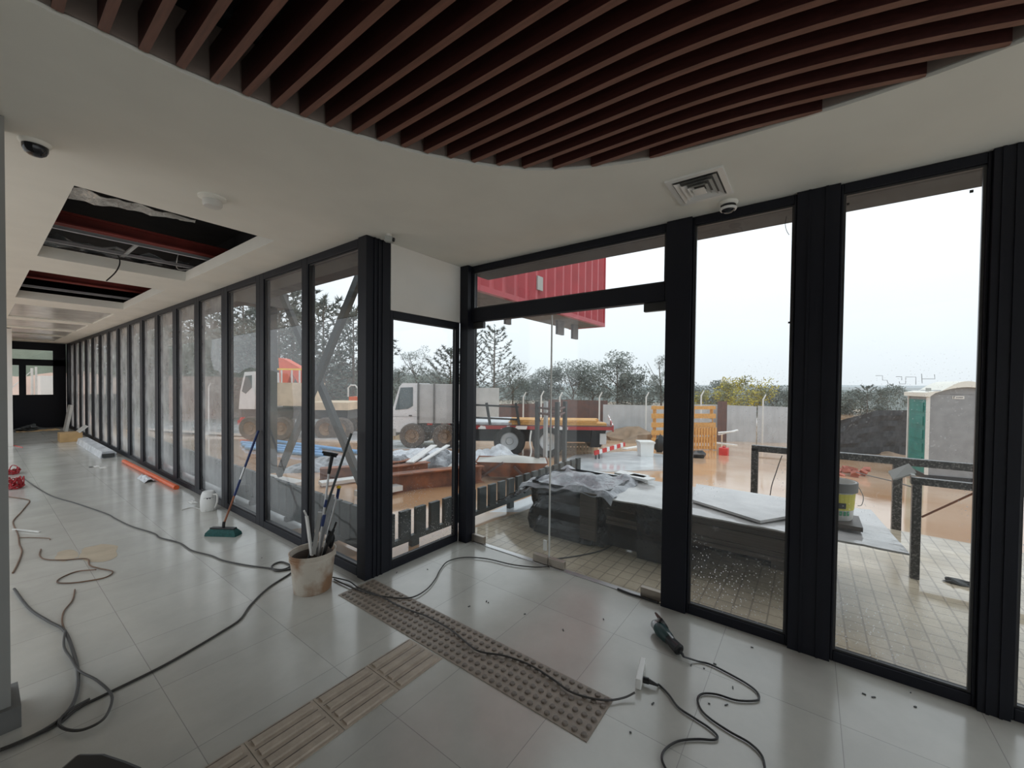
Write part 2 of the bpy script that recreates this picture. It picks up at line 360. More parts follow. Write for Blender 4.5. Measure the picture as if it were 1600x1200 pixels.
ceil_o = struct(c.build('ceiling', 'ceil', world=False))
# rim of the recess
r = MB(); n = len(CURVE)
r.add([(x, y, ZC + .015) for x, y in CURVE] + [(x, y, ZC + .24) for x, y in CURVE], [(i, (i+1) % n, n + (i+1) % n, n + i) for i in range(n)])
o = r.build('recess_rim', 'rim', ceil_o)
# roof with dark soffit and fascia
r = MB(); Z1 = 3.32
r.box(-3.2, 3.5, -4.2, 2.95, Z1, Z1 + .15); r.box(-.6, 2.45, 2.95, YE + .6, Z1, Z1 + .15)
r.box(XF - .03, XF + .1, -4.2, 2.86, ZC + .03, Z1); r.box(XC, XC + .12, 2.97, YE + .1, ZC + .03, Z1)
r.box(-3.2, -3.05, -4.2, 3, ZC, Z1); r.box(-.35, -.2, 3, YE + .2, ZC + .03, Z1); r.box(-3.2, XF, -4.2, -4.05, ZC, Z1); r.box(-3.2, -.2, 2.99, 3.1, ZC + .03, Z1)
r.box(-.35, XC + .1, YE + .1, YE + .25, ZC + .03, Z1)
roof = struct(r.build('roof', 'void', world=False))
r = MB(); r.box(XF + .1, 3.58, -4.2, 3.1, 2.82, 2.9); r.box(3.5, 3.58, -4.2, 3.1, 2.9, Z1); r.box(XC + .12, 2.62, 3.1, YE + .6, 2.84, 2.9); r.box(2.55, 2.62, 3.1, YE + .6, 2.9, Z1)
r.build('eave_soffit', 'eave', roof)
# slats
sl = empty('slatted_ceiling', (0, 0, ZC), label='dark mahogany ceiling of long parallel slats inside the curved white recess', cat='slatted ceiling')
def curve_hit(fx, ya, yb):
    """largest y at which the slat line x = fx(y) is inside the recess"""
    def inside(x, y):
        k = False; n = len(CURVE)
        for i in range(n):
            x1, y1 = CURVE[i]; x2, y2 = CURVE[(i+1) % n]
            if (y1 > y) != (y2 > y) and x < (x2-x1)*(y-y1)/(y2-y1)+x1: k = not k
        return k
    ys = [ya + (yb-ya)*i/600 for i in range(601)]; ins = [y for y in ys if inside(fx(y), y)]
    return (min(ins), max(ins)) if len(ins) > 8 else None
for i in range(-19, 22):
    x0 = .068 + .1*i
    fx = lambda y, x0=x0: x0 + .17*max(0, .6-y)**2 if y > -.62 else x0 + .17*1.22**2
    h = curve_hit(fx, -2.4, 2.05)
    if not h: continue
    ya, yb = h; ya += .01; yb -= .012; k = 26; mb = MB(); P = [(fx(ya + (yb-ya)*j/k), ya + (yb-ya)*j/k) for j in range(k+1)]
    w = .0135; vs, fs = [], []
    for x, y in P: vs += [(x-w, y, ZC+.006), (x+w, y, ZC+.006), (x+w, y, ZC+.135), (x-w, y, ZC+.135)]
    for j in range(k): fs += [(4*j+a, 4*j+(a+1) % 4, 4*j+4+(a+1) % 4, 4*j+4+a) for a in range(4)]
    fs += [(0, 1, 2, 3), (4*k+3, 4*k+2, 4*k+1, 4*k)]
    mb.add(vs, fs); mb.mi = [1 if (q_ % 4 == 0 and q_ < 4*k) else 0 for q_ in range(len(fs))]; mb.build('slat', ['slat', 'slatedge_lit'], sl)  # undersides take the lit colour, sides the shaded one
b = MB()
for y in (-1.6, -.9, -.2, .5, 1.2, 1.7): b.box(-1.6, 2.0 if y < 1.3 else 1.2, y, y + .04, ZC + .137, ZC + .17)
b.build('carrier_batten', 'void', sl)

# walls
w = MB(); w.box(-3, .078, 2.95, 3.1, 0, ZC)
w.cur = 0
wl = struct(w.build('wall_left', 'wall', world=False))
j = MB(); j.box(.01, .092, 2.935, 3.12, 0, ZC - .002); j.build('corner_jamb', 'jamb', wl)
b = MB(); b.box(-3, .12, 2.905, 2.934, 0, .10); b.box(.093, .12, 2.934, 3.15, 0, .1); struct(b.build('baseboard_left', 'greytrim', world=False))
w = MB(); w.box(.40, .55, 15.2, YE, 0, ZC - .002); struct(w.build('wall_corridor', 'wall', world=False))
w = MB(); w.box(2.07, XF - .03, YR, YR + .12, 2.21, ZC - .002); struct(w.build('wall_entrance', 'wall', world=False))

w = MB(); w.box(-3.1, -3, -4, 3, 0, ZC); struct(w.build('wall_rear', 'wall', world=False))

def frame(mb, axis, pos, a0, a1, z0, z1, jw, hw, sw, d0, d1):
    """four-bar window frame in the plane axis=pos, from a0 to a1; d0..d1 is its depth"""
    def bx(u0, u1, p, q):
        if axis == 'x': mb.box(pos + d0, pos + d1, u0, u1, p, q)
        else: mb.box(u0, u1, pos + d0, pos + d1, p, q)
    bx(a0, a0 + jw, z0, z1); bx(a1 - jw, a1, z0, z1); bx(a0 + jw, a1 - jw, z1 - hw, z1); bx(a0 + jw, a1 - jw, z0, z0 + sw)
def pane(axis, pos, a0, a1, z0, z1):
    mb = MB()
    if axis == 'x': mb.add([(pos, a0, z0), (pos, a1, z0), (pos, a1, z1), (pos, a0, z1)], [(0, 1, 2, 3)])
    else: mb.add([(a0, pos, z0), (a1, pos, z0), (a1, pos, z1), (a0, pos, z1)], [(0, 1, 2, 3)])
    return mb
WN = [0]
def window(axis, pos, a0, a1, z0, z1, glass, jw=.1, hw=.07, sw=.075, d=(0, .07), gd=.035, bead=True):
    WN[0] += 1
    e = empty('window_%d' % WN[0], (pos, a0, z0) if axis == 'x' else (a0, pos, z0), kind='structure')
    mb = MB(); frame(mb, axis, pos, a0 + .0004, a1 - .0004, z0, z1, jw, hw, sw, d[0], d[1])
    mb.build('window_frame', 'frame', e, bevel=.004)
    if bead:
        mb = MB(); frame(mb, axis, pos, a0 + jw + .0005, a1 - jw - .0005, z0 + sw + .0005, z1 - hw - .0005, .012, .012, .012, d[0] + .014, d[0] + .03)
        mb.build('glazing_bead', 'framel', e)
    pane(axis, pos + gd, a0 + jw - .01, a1 - jw + .01, z0 + sw - .01, z1 - hw + .01).build('glass_pane', glass, e)
    return e
# corridor glazing: equal bays
BY = [2.985] + [3.85 + 1.047*k for k in range(16)]
for k in range(len(BY) - 1):
    y1 = min(BY[k+1], YE - .25)
    if y1 - BY[k] < .3: break
    window('x', XC, BY[k], y1, 0, ZC - .002, 'glasse' if k == 0 else ('glassm' if k < 3 else 'glassf'), jw=.02 if k == 0 else .1)
    LASTY = y1
# outward jamb of first bay
# corner posts
def post(n, x0, x1, y0, y1, groove=None):
    p = MB(); p.box(x0, x1, y0, y1, 0, ZC - .002)
    if groove == 'y':
        for t in (.33, .5, .67): p.box(x0 + (x1-x0)*t - .006, x0 + (x1-x0)*t + .006, y0 - .008, y0, 0, ZC - .002)
    if groove == 'x':
        for t in (.3, .7): p.box(x0 - .006, x0, y0 + (y1-y0)*t - .006, y0 + (y1-y0)*t + .006, 0, ZC - .002)
    return struct(p.build('trim_%d' % n, 'frame', world=False))
post(1, XC - .01, 2.065, YR - .0, 2.983, 'y')
post(2, 2.885, XF + .08, 2.762, 2.868, None)
post(3, XF - .02, XF + .12, .683, .852)
post(4, XF - .02, XF + .12, -.118, .087, 'x')
post(5, XF - .02, XF + .12, -.81, -.70, 'x')
p = MB(); p.box(XC + .0, XC + .12, LASTY + .003, YE, 0, ZC - .002); struct(p.build('trim_6', 'frame', world=False))
# return window beside the corner post
window('y', YR, 2.0655, 2.8845, 0, 2.208, 'glassr', jw=.03, hw=.06, sw=.065, d=(.0, .07))
# front facade
window('x', XF, .8525, 2.7615, 2.215, ZC - .002, 'glass', jw=.012, hw=.06, sw=.13)
window('x', XF, .0875, .6825, 0, ZC - .002, 'glassr', jw=.012, hw=.055, sw=.06)
window('x', XF, -.6995, -.1185, 0, ZC - .002, 'glassr', jw=.014, hw=.055, sw=.06)
window('x', XF, -1.9, -.8105, 0, ZC - .002, 'glassr', jw=.014, hw=.055, sw=.06)
post(7, XF - .02, XF + .12, -2.15, -1.902)
window('x', XF, -3.9, -2.152, 0, ZC - .002, 'glassr', jw=.014, hw=.055, sw=.06)
# frameless glass door leaves with patch fittings
YM = at(860, 700, 'x', XF + .04).y
YD0, YD1 = .856, 2.757
def leaf(n, y0, y1, hinge_low):
    e = empty('door_%d' % n, (XF + .035, (y0+y1)/2, 0), kind='structure')
    g = MB(); g.box(XF + .035, XF + .045, y0 + .003, y1 - .003, .012, 2.205); g.build('glass_leaf', 'glassd', e)
    ed = MB(); ye = y1 - .003 if hinge_low else y0 + .003
    ed.box(XF + .034, XF + .046, ye - .0022, ye + .0022, .012, 2.205); ed.build('polished_glass_edge', 'offwhite', e)
    # patch fittings, one at each end of the foot and one at the top hinge
    for ya, yb in ((y0 + .002, y0 + .16), (y1 - .16, y1 - .002)):
        f_ = MB(); f_.box(XF + .02, XF + .06, ya, yb, .008, .075); f_.build('bottom_patch_fitting', 'patch', e, bevel=.003)
    f_ = MB()
    if hinge_low: f_.box(XF + .02, XF + .06, y0 + .002, y0 + .17, 2.15, 2.212)
    else: f_.box(XF + .02, XF + .06, y1 - .13, y1 - .002, 2.15, 2.212)
    f_.build('top_patch_fitting', 'patchd', e, bevel=.003)
    return e
d1 = leaf(1, YD0, YM, True); d2 = leaf(2, YM, YD1, False)
l = MB(); l.box(XF + .018, XF + .034, YM + .02, YM + .05, .13, .22); l.build('lock_plate', 'white', d2)
t = MB(); t.box(XF + .005, XF + .055, .87, 2.75, .0005, .006); struct(t.build('trim_8', 'alu', world=False))

# end of corridor: black panelling below, glazed door above
e = empty('window_%d' % (WN[0] + 1), (1.1, YE, 0), kind='structure'); WN[0] += 1
zb, zt, zr, zt1 = 1.08, 2.02, 2.22, 2.5
q = MB(); q.box(.56, XC - .005, YE, YE + .08, 0, zb); q.box(.56, XC - .005, YE - .01, YE + .08, zt, zr); q.box(.56, XC - .005, YE, YE + .08, 2.52, ZC - .003)
q.box(1.56, XC - .005, YE - .01, YE + .08, zb, 2.52); q.box(.86, 1.0, YE - .01, YE + .08, zb, zt); q.box(.56, .6, YE, YE + .08, zb, 2.52)
q.build('window_frame', 'frame', e)
for a, b_, z0, z1 in ((.6, .86, zb, zt), (1.0, 1.56, zb, zt), (.6, 1.56, zr, 2.52)): pane('y', YE + .03, a, b_, z0, z1).build('glass_pane', 'glass', e)

# ------------------------------------------------------------------ ceiling bays
def ibeam(mb, x0, x1, y, z, w=.16, h=.3):
    mb.box(x0, x1, y, y + w, z, z + .015); mb.box(x0, x1, y, y + w, z + h, z + h + .015); mb.box(x0, x1, y + w/2 - .006, y + w/2 + .006, z, z + h)
for k, (y, lab) in enumerate(((5.55, 'red oxide steel beam above the nearer open ceiling bay'), (8.85, 'red oxide steel beam above the farther open ceiling bay'))):
    mb = MB(); ibeam(mb, -.19, 1.84, y, ZC + .25, .12, .10); tag(mb.build('steel_beam', 'redbeam'), lab, 'beam')
def channel(x0, y0, x1, y1, z, lab):
    mb = MB(); mb.bar((x0, y0, z), (x1, y1, z), .03, .006); mb.bar((x0, y0, z + .015), (x1, y1, z + .015), .004, .03)
    return tag(mb.build('ceiling_channel', 'galv'), lab, 'metal channel')
channel(.26, 5.3, 1.6, 5.3, ZC + .13, 'galvanised ceiling channel crossing the nearer bay under the red beam')
channel(.26, 5.85, 1.6, 5.85, ZC + .13, 'galvanised ceiling channel crossing the nearer bay closest to its far lip')
channel(.95, 5.32, .95, 5.98, ZC + .14, 'short galvanised channel running lengthwise at far side of nearer bay')
channel(.26, 9.0, 1.6, 9.0, ZC + .13, 'galvanised ceiling channel across the farther open bay')
mb = MB(); mb.grid(lambda u, v: (.385 + .62*u, 3.80 + .26*v*(1-u*.8), ZC + .045 + .03*noise.noise(Vector((u*7, v*4, 0)))), 16, 5, .004)
tag(mb.build('foil_insulation', 'foil', smooth=True), 'torn silver foil insulation hanging at near edge of nearer ceiling bay', 'insulation')
mb = MB(); mb.grid(lambda u, v: (.3 + 1.25*u, 6.1 + .4*v, ZC + .24 + .06*noise.noise(Vector((u*9, v*3, 4)))), 24, 6, .004)
tag(mb.build('foil_insulation', 'plasticg', smooth=True), 'dull grey foil sagging behind the channels in nearer ceiling bay', 'insulation')
P = [at(a, b_, 'y', 5.9) for a, b_ in ((181, 396), (186, 402), (187, 413), (180, 426), (166, 439))]
mb = MB(); mb.tube(smoothpts(P), .006); tag(mb.build('hanging_cable', 'cableb', smooth=True), 'black cable drooping out of nearer ceiling bay toward the farther bay', 'cable')
P = [at(1010/3.556, 280 + 370/3.556, 'z', ZC + .4), at(985/3.556, 280 + 440/3.556, 'z', ZC + .2), at(990/3.556, 280 + 500/3.556, 'z', ZC + .12), at(1080/3.556, 280 + 500/3.556, 'z', ZC + .14)]
mb = MB(); mb.tube(smoothpts(P), .004); tag(mb.build('hanging_cable', 'offwhite', smooth=True), 'thin pale cable looping inside right side of nearer ceiling bay', 'cable')
# glossy panels in the far bays
labs = ['first from the open bays', 'second from the open bays', 'third from the open bays', 'closest to the corridor end']
for k, (a, b_, y0, y1) in enumerate(HOLES[2:]):
    mb = MB(); mb.box(a - .02, b_ + .02, y0 - .02, y1 + .02, ZC + .0215, ZC + .03)
    tag(mb.build('ceiling_panel', 'opaltile' if k < 2 else 'opaltile'), 'glossy grey ceiling panel over the corridor, ' + labs[k], 'ceiling panel', 'glossy corridor ceiling panels')
# devices
def dome(px, py, lab, dark, sc=1):
    p = at(px, py, 'z', ZC); e = empty('dome_camera', p, label=lab, cat='security camera')
    mb = MB(); mb.lathe([(.056*sc, -.0003), (.056*sc, -.008), (.05*sc, -.018), (.046*sc, -.02), (.03, -.02)], (p.x, p.y, ZC)); mb.build('ceiling_mount', 'ceil', e, smooth=True)
    mb = MB(); mb.lathe([(.045*sc, -.0205), (.044*sc, -.038), (.036*sc, -.056), (.022*sc, -.067), (.001, -.071)], (p.x, p.y, ZC)); mb.build('dome', 'darkglass' if dark else 'darkglass', e, smooth=True)
    return p, e
dome(55, 222, 'black dome security camera on the ceiling beside left wall', True)
p, e = dome(1138, 316, 'white dome security camera on ceiling above the tall window, by the air diffuser', True)
mb = MB(); mb.lathe([(.0465, -.035), (.051, -.041), (.046, -.05)], (p.x, p.y, ZC)); mb.build('dome_ring', 'white', e, smooth=True)
p = at(332, 308, 'z', ZC); e = empty('smoke_detector', p, label='round white smoke detector on ceiling between open bay and slatted recess', cat='smoke detector')
mb = MB(); mb.lathe([(.075, 0), (.075, -.012), (.06, -.02), (.05, -.024)], (p.x, p.y, ZC)); mb.build('ceiling_mount', 'ceil', e, smooth=True)
mb = MB(); mb.lathe([(.052, -.0242), (.052, -.052), (.045, -.062), (.02, -.064), (.001, -.064)], (p.x, p.y, ZC)); mb.build('sensor_head', 'offwhite', e, smooth=True)
p = at(608, 366, 'z', ZC); e = empty('bullet_camera', p, label='tiny grey sensor camera on ceiling at top of black corner post', cat='security camera')
mb = MB(); mb.cyl(p, p - UP*.018, .022); mb.build('mount', 'offwhite', e)
mb = MB(); mb.obox(p - UP*.04, .06, .045, .045, (.6, -.8, -.15), (.8, .6, 0)); mb.build('body', 'cardg', e, bevel=.004)
mb = MB(); mb.cyl(p + Vector((.018, -.026, -.042)), p + Vector((.024, -.034, -.044)), .016); mb.build('lens', 'darkglass', e)
# air diffuser
dx0, dx1, dy0, dy1 = 2.335, 2.70, .40, .70
e = empty('air_diffuser', ((dx0+dx1)/2, (dy0+dy1)/2, ZC), label='square white four-way ceiling air diffuser with nested louvres', cat='air diffuser')
cxm, cym = (dx0+dx1)/2, (dy0+dy1)/2
def ring(mb, ax, ay, bx_, by, z0, z1, t=.004):
    """sloped square ring from half-size (ax, ay) at z0 to (bx_, by) at z1"""
    for off in (0, t):
        vs = [(cxm+sx*(ax-off), cym+sy*(ay-off), z0) for sx, sy in ((-1,-1),(1,-1),(1,1),(-1,1))] + [(cxm+sx*(bx_-off), cym+sy*(by-off), z1) for sx, sy in ((-1,-1),(1,-1),(1,1),(-1,1))]
        mb.add(vs, [(i, (i+1) % 4, 4+(i+1) % 4, 4+i) for i in range(4)])
hx, hy = (dx1-dx0)/2, (dy1-dy0)/2
mb = MB()
for a, b_, c_, d_ in ((dx0, dx1, dy0, dy0+.03), (dx0, dx1, dy1-.03, dy1), (dx0, dx0+.03, dy0+.03, dy1-.03), (dx1-.03, dx1, dy0+.03, dy1-.03)): mb.box(a, b_, c_, d_, ZC-.012, ZC-.0005)
mb.build('frame', 'white', e)
mb = MB(); mb.box(dx0+.03, dx1-.03, dy0+.03, dy1-.03, ZC-.002, ZC-.0006); mb.build('dark_throat', 'greythroat', e)
for k in range(3):
    s0 = 1 - .04 - .24*k; mb = MB(); ring(mb, (hx-.03)*s0-.002, (hy-.03)*s0-.002, (hx-.03)*(s0-.2), (hy-.03)*(s0-.2), ZC-.018 - .004*k, ZC-.004); mb.build('louvre', 'white', e)
mb = MB(); mb.box(cxm-.04, cxm+.04, cym-.032, cym+.032, ZC-.03, ZC-.026); mb.build('louvre', 'white', e)

# ------------------------------------------------------------------ tactile paving
mb = MB(); x0, x1, y0, y1 = 1.60, 1.90, .78, 2.84
mb.box(x0, x1, y0, y1, .0004, .004)
ny = int((y1-y0)/.05)
for i in range(6):
    for j in range(ny + 1):
        cx_, cy_ = x0 + .025 + .05*i, y0 + .025 + .05*j
        if cy_ > y1 - .01: continue
        mb.cur = 1; mb.lathe([(.0155, .004), (.0135, .0105), (.009, .0118)], (cx_, cy_, 0), n=10); mb.cur = 0
tag(mb.build('dotted_tactile_paving', ['tactd', 'dot']), 'long strip of brown tactile tiles with raised round studs', 'tactile paving')
mb = MB(); y0, y1 = 1.70, 1.995
for k in range(5):
    a, b_ = 1.592 - .3*(k+1), 1.592 - .3*k - .004
    mb.box(a, b_, y0, y1, .0004, .004)
    for i in range(4):
        yy = y0 + .037 + .0735*i
        mb.prism([(a+.02, yy-.022, .004), (a+.02, yy+.022, .004), (a+.02, yy+.017, .011), (a+.02, yy-.017, .011)], (b_-a-.04, 0, 0))
        mb.cur = 1; mb.box(a+.012, b_-.012, yy + .026, yy + .031, .004, .0048); mb.cur = 0  # thin dark strip stands in for shade in the groove
tag(mb.build('ribbed_tactile_paving', ['tact', 'dot']), 'strip of beige tactile tiles with raised parallel bars', 'tactile paving')

# ------------------------------------------------------------------ bucket of tools
bc = Vector((1.535, 3.09, 0))
H_ = .30
e = empty('plaster_bucket', bc, label='plaster-smeared bucket full of cleaning tools by the corner post', cat='bucket')
mb = MB(); mb.lathe([(.128, 0), (.131, .004), (.155, H_-.05), (.163, H_-.05), (.163, H_-.03), (.158, H_-.03), (.162, H_-.006), (.166, H_), (.158, H_), (.15, H_-.03), (.128, .02), (.001, .018)], bc, 36)
mb.build('body', 'bucket', e, smooth=True)
mb = MB(); mb.lathe([(.1268, .0215), (.148, H_-.04)], bc, 36, cap=False); mb.lathe([(.001, .0215), (.126, .0215)], bc, 36, cap=False); mb.build('inner_lining', 'bucketin', e, smooth=True)
D0 = bc.dot(Vector(ROWS[2])) + 0.03
mb = MB(); P = [dep(461, 862, D0-.12), dep(452, 872, D0-.2), dep(458, 884, D0-.22)]; 
def pole(name, a, b_, r, mtl, lab, cat, n=10):
    """a, b_: (px, py, depth offset) of top and foot"""
    p, q = dep(a[0], a[1], D0 + a[2]), dep(b_[0], b_[1], D0 + b_[2]); return p, q
def inb(px, py, off, zmin=.03):
    return dep(px, py, D0 + off)
# squeegee with pole
p, q = inb(514, 738, .02), inb(497, 872, -.02); q2 = q + (q-p)*.12
e = empty('window_squeegee', q2, label='aluminium pole squeegee with black rubber head standing in bucket', cat='squeegee')
mb = MB(); mb.cyl(q2, p, .008); mb.build('pole', 'alu', e)
mb = MB(); mb.cyl(inb(503, 822, -.01), inb(507, 804, 0), .0125); mb.build('grip', 'blue', e)
mb = MB(); mb.cyl(inb(507.5, 792, .0), inb(510, 781, .0), .0105); mb.build('upper_grip', 'blue', e)
mb = MB(); mb.cyl(inb(513.5, 740, .02), inb(519, 712, .02), .012, r2=.014); mb.build('socket', 'blackp', e)
mb = MB(); mb.bar(inb(504, 706, .02), inb(528, 710, .05), .03, .018); mb.bar(inb(505, 709.5, .02), inb(526, 713, .05), .004, .02); mb.build('rubber_head', 'blackp', e)
# grey channel
p, q = inb(549, 677, .12), inb(507, 800, .03); q = q + (q-p)*.75
e = tag(MB().bar(q, p, .022, .016).build('drywall_channel', 'steelg'), 'long dark grey metal channel leaning out of the tool bucket', 'metal channel')
# yellow-tipped pole
p, q = inb(529, 766, .08), inb(505, 862, .04)
e = empty('extension_pole', q, label='short extension pole with navy grip and yellow tip standing in bucket', cat='pole')
mb = MB(); mb.cyl(q + (q-p)*.3, p, .007); mb.build('pole', 'alu', e)
mb = MB(); mb.cyl(inb(526.5, 779, .08), inb(529.5, 763, .08), .0115); mb.build('grip', 'blue', e)
mb = MB(); mb.lathe([(.011, 0), (.02, .008), (.012, .02), (.001, .024)], inb(529.5, 763, .08), 10); mb.build('yellow_tip', 'yellow', e, smooth=True)
# white profiles
mb = MB(); mb.bar(inb(487, 868, -.05), inb(479, 806, -.05), .035, .012); mb.bar(inb(479, 806, -.05), inb(475, 798, -.06), .035, .012)
tag(mb.build('plastic_profile', 'offwhite', bevel=.002), 'curved white plastic profile at left of the bucket', 'plastic profile')
mb = MB(); mb.bar(inb(496, 868, .1), inb(520, 772, .1), .03, .012, up=(.6, .8, 0)); tag(mb.build('plastic_profile', 'galv'), 'tall pale metal profile behind the squeegee pole in bucket', 'metal profile')
mb = MB(); mb.bar(inb(490, 866, -.08), inb(500, 800, -.06), .028, .01, up=(.6, .8, 0)); tag(mb.build('plastic_profile', 'alu'), 'short shiny metal profile in front inside the bucket', 'metal profile')
mb = MB(); mb.bar(inb(505, 868, .0), inb(522, 826, .02), .03, .02); mb.bar(inb(521, 828, .02), inb(526, 815, .02), .012, .012); mb.blob(inb(517, 842, .03), .03, .03, .06, .3, 3, 12, 3)
tag(mb.build('caulking_gun', 'blackp', smooth=True), 'black caulking gun stuck in right side of bucket', 'tool')

# broom leaning on the mullion
b0 = at(349, 836, 'z', 0); top = at(404, 672, 'x', XC - .02); neck = at(355, 832, 'y', b0.y); neck = Vector((b0.x + .01, b0.y + .0, .07))
e = empty('broom', b0, label='broom with dark teal bristles and blue and steel handle leaning on mullion', cat='broom')
mb = MB(); X = Vector((.55, -.83, 0)); Y = Vector((.83, .55, 0))
vs = []
for z, a, c_ in ((.0, .165, .05), (.03, .16, .045), (.065, .13, .025)):
    vs += [b0 + X*a*s1 + Y*c_*s2 + UP*z for s1, s2 in ((-1,-1),(1,-1),(1,1),(-1,1))]
mb.add(vs, [(3,2,1,0)] + [(4*k+i, 4*k+(i+1) % 4, 4*k+4+(i+1) % 4, 4*k+4+i) for k in range(2) for i in range(4)] + [(8,9,10,11)]); mb.build('bristles', 'teal', e)
mb = MB(); mb.bar(b0 + UP*.073 - X*.13, b0 + UP*.073 + X*.13, .045, .016); mb.cyl(b0 + UP*.08, b0 + UP*.12 + (top-b0).normalized()*.02, .014); mb.build('brush_block', 'blackp', e, bevel=.003)
s0 = b0 + UP*.1; d = top - s0
mb = MB(); mb.cyl(s0, s0 + d*.34, .0095); mb.build('steel_pole', 'rust', e)
mb = MB(); mb.cyl(s0 + d*.3, s0 + d*.47, .0115); mb.build('blue_sleeve', 'blue', e)
mb = MB(); mb.cyl(s0 + d*.47, s0 + d*.60, .0095); mb.build('bare_pole', 'alu', e)
mb = MB(); mb.cyl(s0 + d*.60, s0 + d*.995, .0115); mb.build('blue_handle', 'blue', e)

# small white heater/jug thing by mullion
j0 = at(326, 797, 'z', 0); j0.x = min(j0.x, 1.70)
e = empty('white_jug', j0, label='white plastic jug with dark window beside the corridor glazing', cat='jug')
mb = MB(); mb.lathe([(.075, 0), (.082, .01), (.085, .12), (.075, .2), (.06, .235), (.05, .24), (.001, .24)], j0, 24); mb.build('body', 'white', e, smooth=True)
mb = MB(); mb.tube(smoothpts([j0 + Vector((.03, -.075, .2)), j0 + Vector((.05, -.12, .2)), j0 + Vector((.05, -.13, .12)), j0 + Vector((.04, -.09, .04))]), .011); mb.build('handle', 'offwhite', e, smooth=True)
mb = MB(); dd = (Vector((0, 0, 0)) - Vector((j0.x, j0.y, 0))).normalized(); ss = Vector((-dd.y, dd.x, 0))
mb.add([j0 + dd*(.086 + .0) * 1 + ss*a + UP*z - dd*(abs(a)*.45) for z in (.06, .17) for a in (-.045, -.015, .015, .045)], [(0,1,5,4),(1,2,6,5),(2,3,7,6)]); mb.build('dark_window', 'steel', e)
mb = MB(); pts = smoothpts([j0 + dd*.09 + UP*.02 - ss*.03, at(303, 793, 'z', .005), at(290, 795, 'z', .005), at(284, 797, 'z', .005)]); mb.tube(pts, .004); mb.build('power_cord', 'offwhite', e, smooth=True)

# things along the corridor glazing
a, b_ = at(268, 763, 'z', .03), at(180, 722, 'z', .03); a.x = 1.74; b_.x = 1.70
mb = MB(); mb.cyl(a, b_, .034, 18); tag(mb.build('orange_conduit', 'orange', smooth=True), 'bright orange pipe lying on floor along the corridor glazing', 'pipe')
def crumple(c_, sx, sy, sz, seed, mt, name, lab, cat, n=14, world=True):
    mb = MB(); c_ = Vector(c_)
    mb.grid(lambda u, v: c_ + Vector(((u-.5)*sx, (v-.5)*sy, .004 + sz*max(0, (.25 + .9*noise.noise(Vector((u*4+seed, v*4, seed)))) * math.sin(math.pi*u)**.5 * math.sin(math.pi*v)**.5))), n, n, .002)
    return tag(mb.build(name, mt, smooth=False), lab, cat)
pp = at(222, 746, 'z', .05); pp.x = 1.63
mb = MB(); mb.grid(lambda u, v: pp + Vector(((u-.5)*.16, (v-.5)*.5, -.045 + .075*math.sin(math.pi*min(1, u*1.2))*(.6+.6*noise.noise(Vector((u*4, v*5, 2)))))), 8, 12, .002)
tag(mb.build('plastic_bag', 'plasticw'), 'crumpled clear plastic bag draped over the orange pipe', 'plastic bag')
a, b_ = at(183, 714, 'z', .0), at(146, 691, 'z', 0); a.x = b_.x = 1.60
e = empty('wrapped_bundle', (1.62, (a.y+b_.y)/2, 0), label='long white plastic-wrapped bundle lying along corridor glazing', cat='package')
mb = MB(); mb.prism([(1.50, a.y, .001), (1.72, a.y, .001), (1.74, a.y, .09), (1.69, a.y, .14), (1.53, a.y, .13)], (0, b_.y - a.y, 0)); mb.build('wrapping', 'plasticw', e)
mb = MB(); mb.box(1.52, 1.70, a.y - .05, a.y - .005, .02, .09); mb.build('dark_end', 'steel', e)
a = at(105, 690, 'z', 0); b_ = at(150, 690, 'z', 0)
mb = MB(); cc = Vector((1.5, 15.6, 0)); mb.box(1.28, 1.66, 15.2, 15.75, .001, .22)
e = empty('cardboard_box', (1.47, 15.5, 0), label='open cardboard box on corridor floor past the white bundle', cat='box')
mb.build('body', 'card', e); mb = MB(); mb.obox((1.68, 15.45, .30), .22, .6, .01, (.5, 0, .5), (0, 1, 0)); mb.build('flap', 'offwhite', e)
a = at(104, 674, 'z', 0)
mb = MB(); mb.obox((1.71, 18.4, .40), .06, .5, .80, (1, 0, -.15), (0, 1, 0)); tag(mb.build('leaning_board', 'offwhite'), 'white board leaning upright near the corridor end', 'board')
mb = MB(); pq = at(60, 664, 'z', 0)
mb.blob((1.0, 19.4, .05), .22, .3, .09, .5, 3, 14, 5, flat=-.045); tag(mb.build('rubbish_pile', 'steel'), 'dark heap of rubbish before the black end wall', 'rubbish')
mb = MB(); mb.grid(lambda u, v: (.75+u*.85, 18.9+v*.6, .003+.03*abs(noise.noise(Vector((u*6, v*4, 0))))), 12, 5, .002); tag(mb.build('cardboard_sheet', 'card'), 'flattened cardboard on floor by corridor end', 'cardboard')
for k, (px, py, lab, mt, w_) in enumerate(((142, 730, 'small dark scrap on the corridor floor', 'steel', .05), (151, 729, 'small white paper scrap between two other scraps on corridor floor', 'white', .07), (161, 731, 'thin pale curled scrap on the corridor floor', 'offwhite', .09), (301, 785, 'white scrap of packaging left of the jug', 'white', .07))):
    p = at(px, py, 'z', 0); crumple((p.x, p.y, 0), w_, w_*2.2, .02, k*3.3, mt, 'paper_scrap', lab, 'paper scrap', 5)
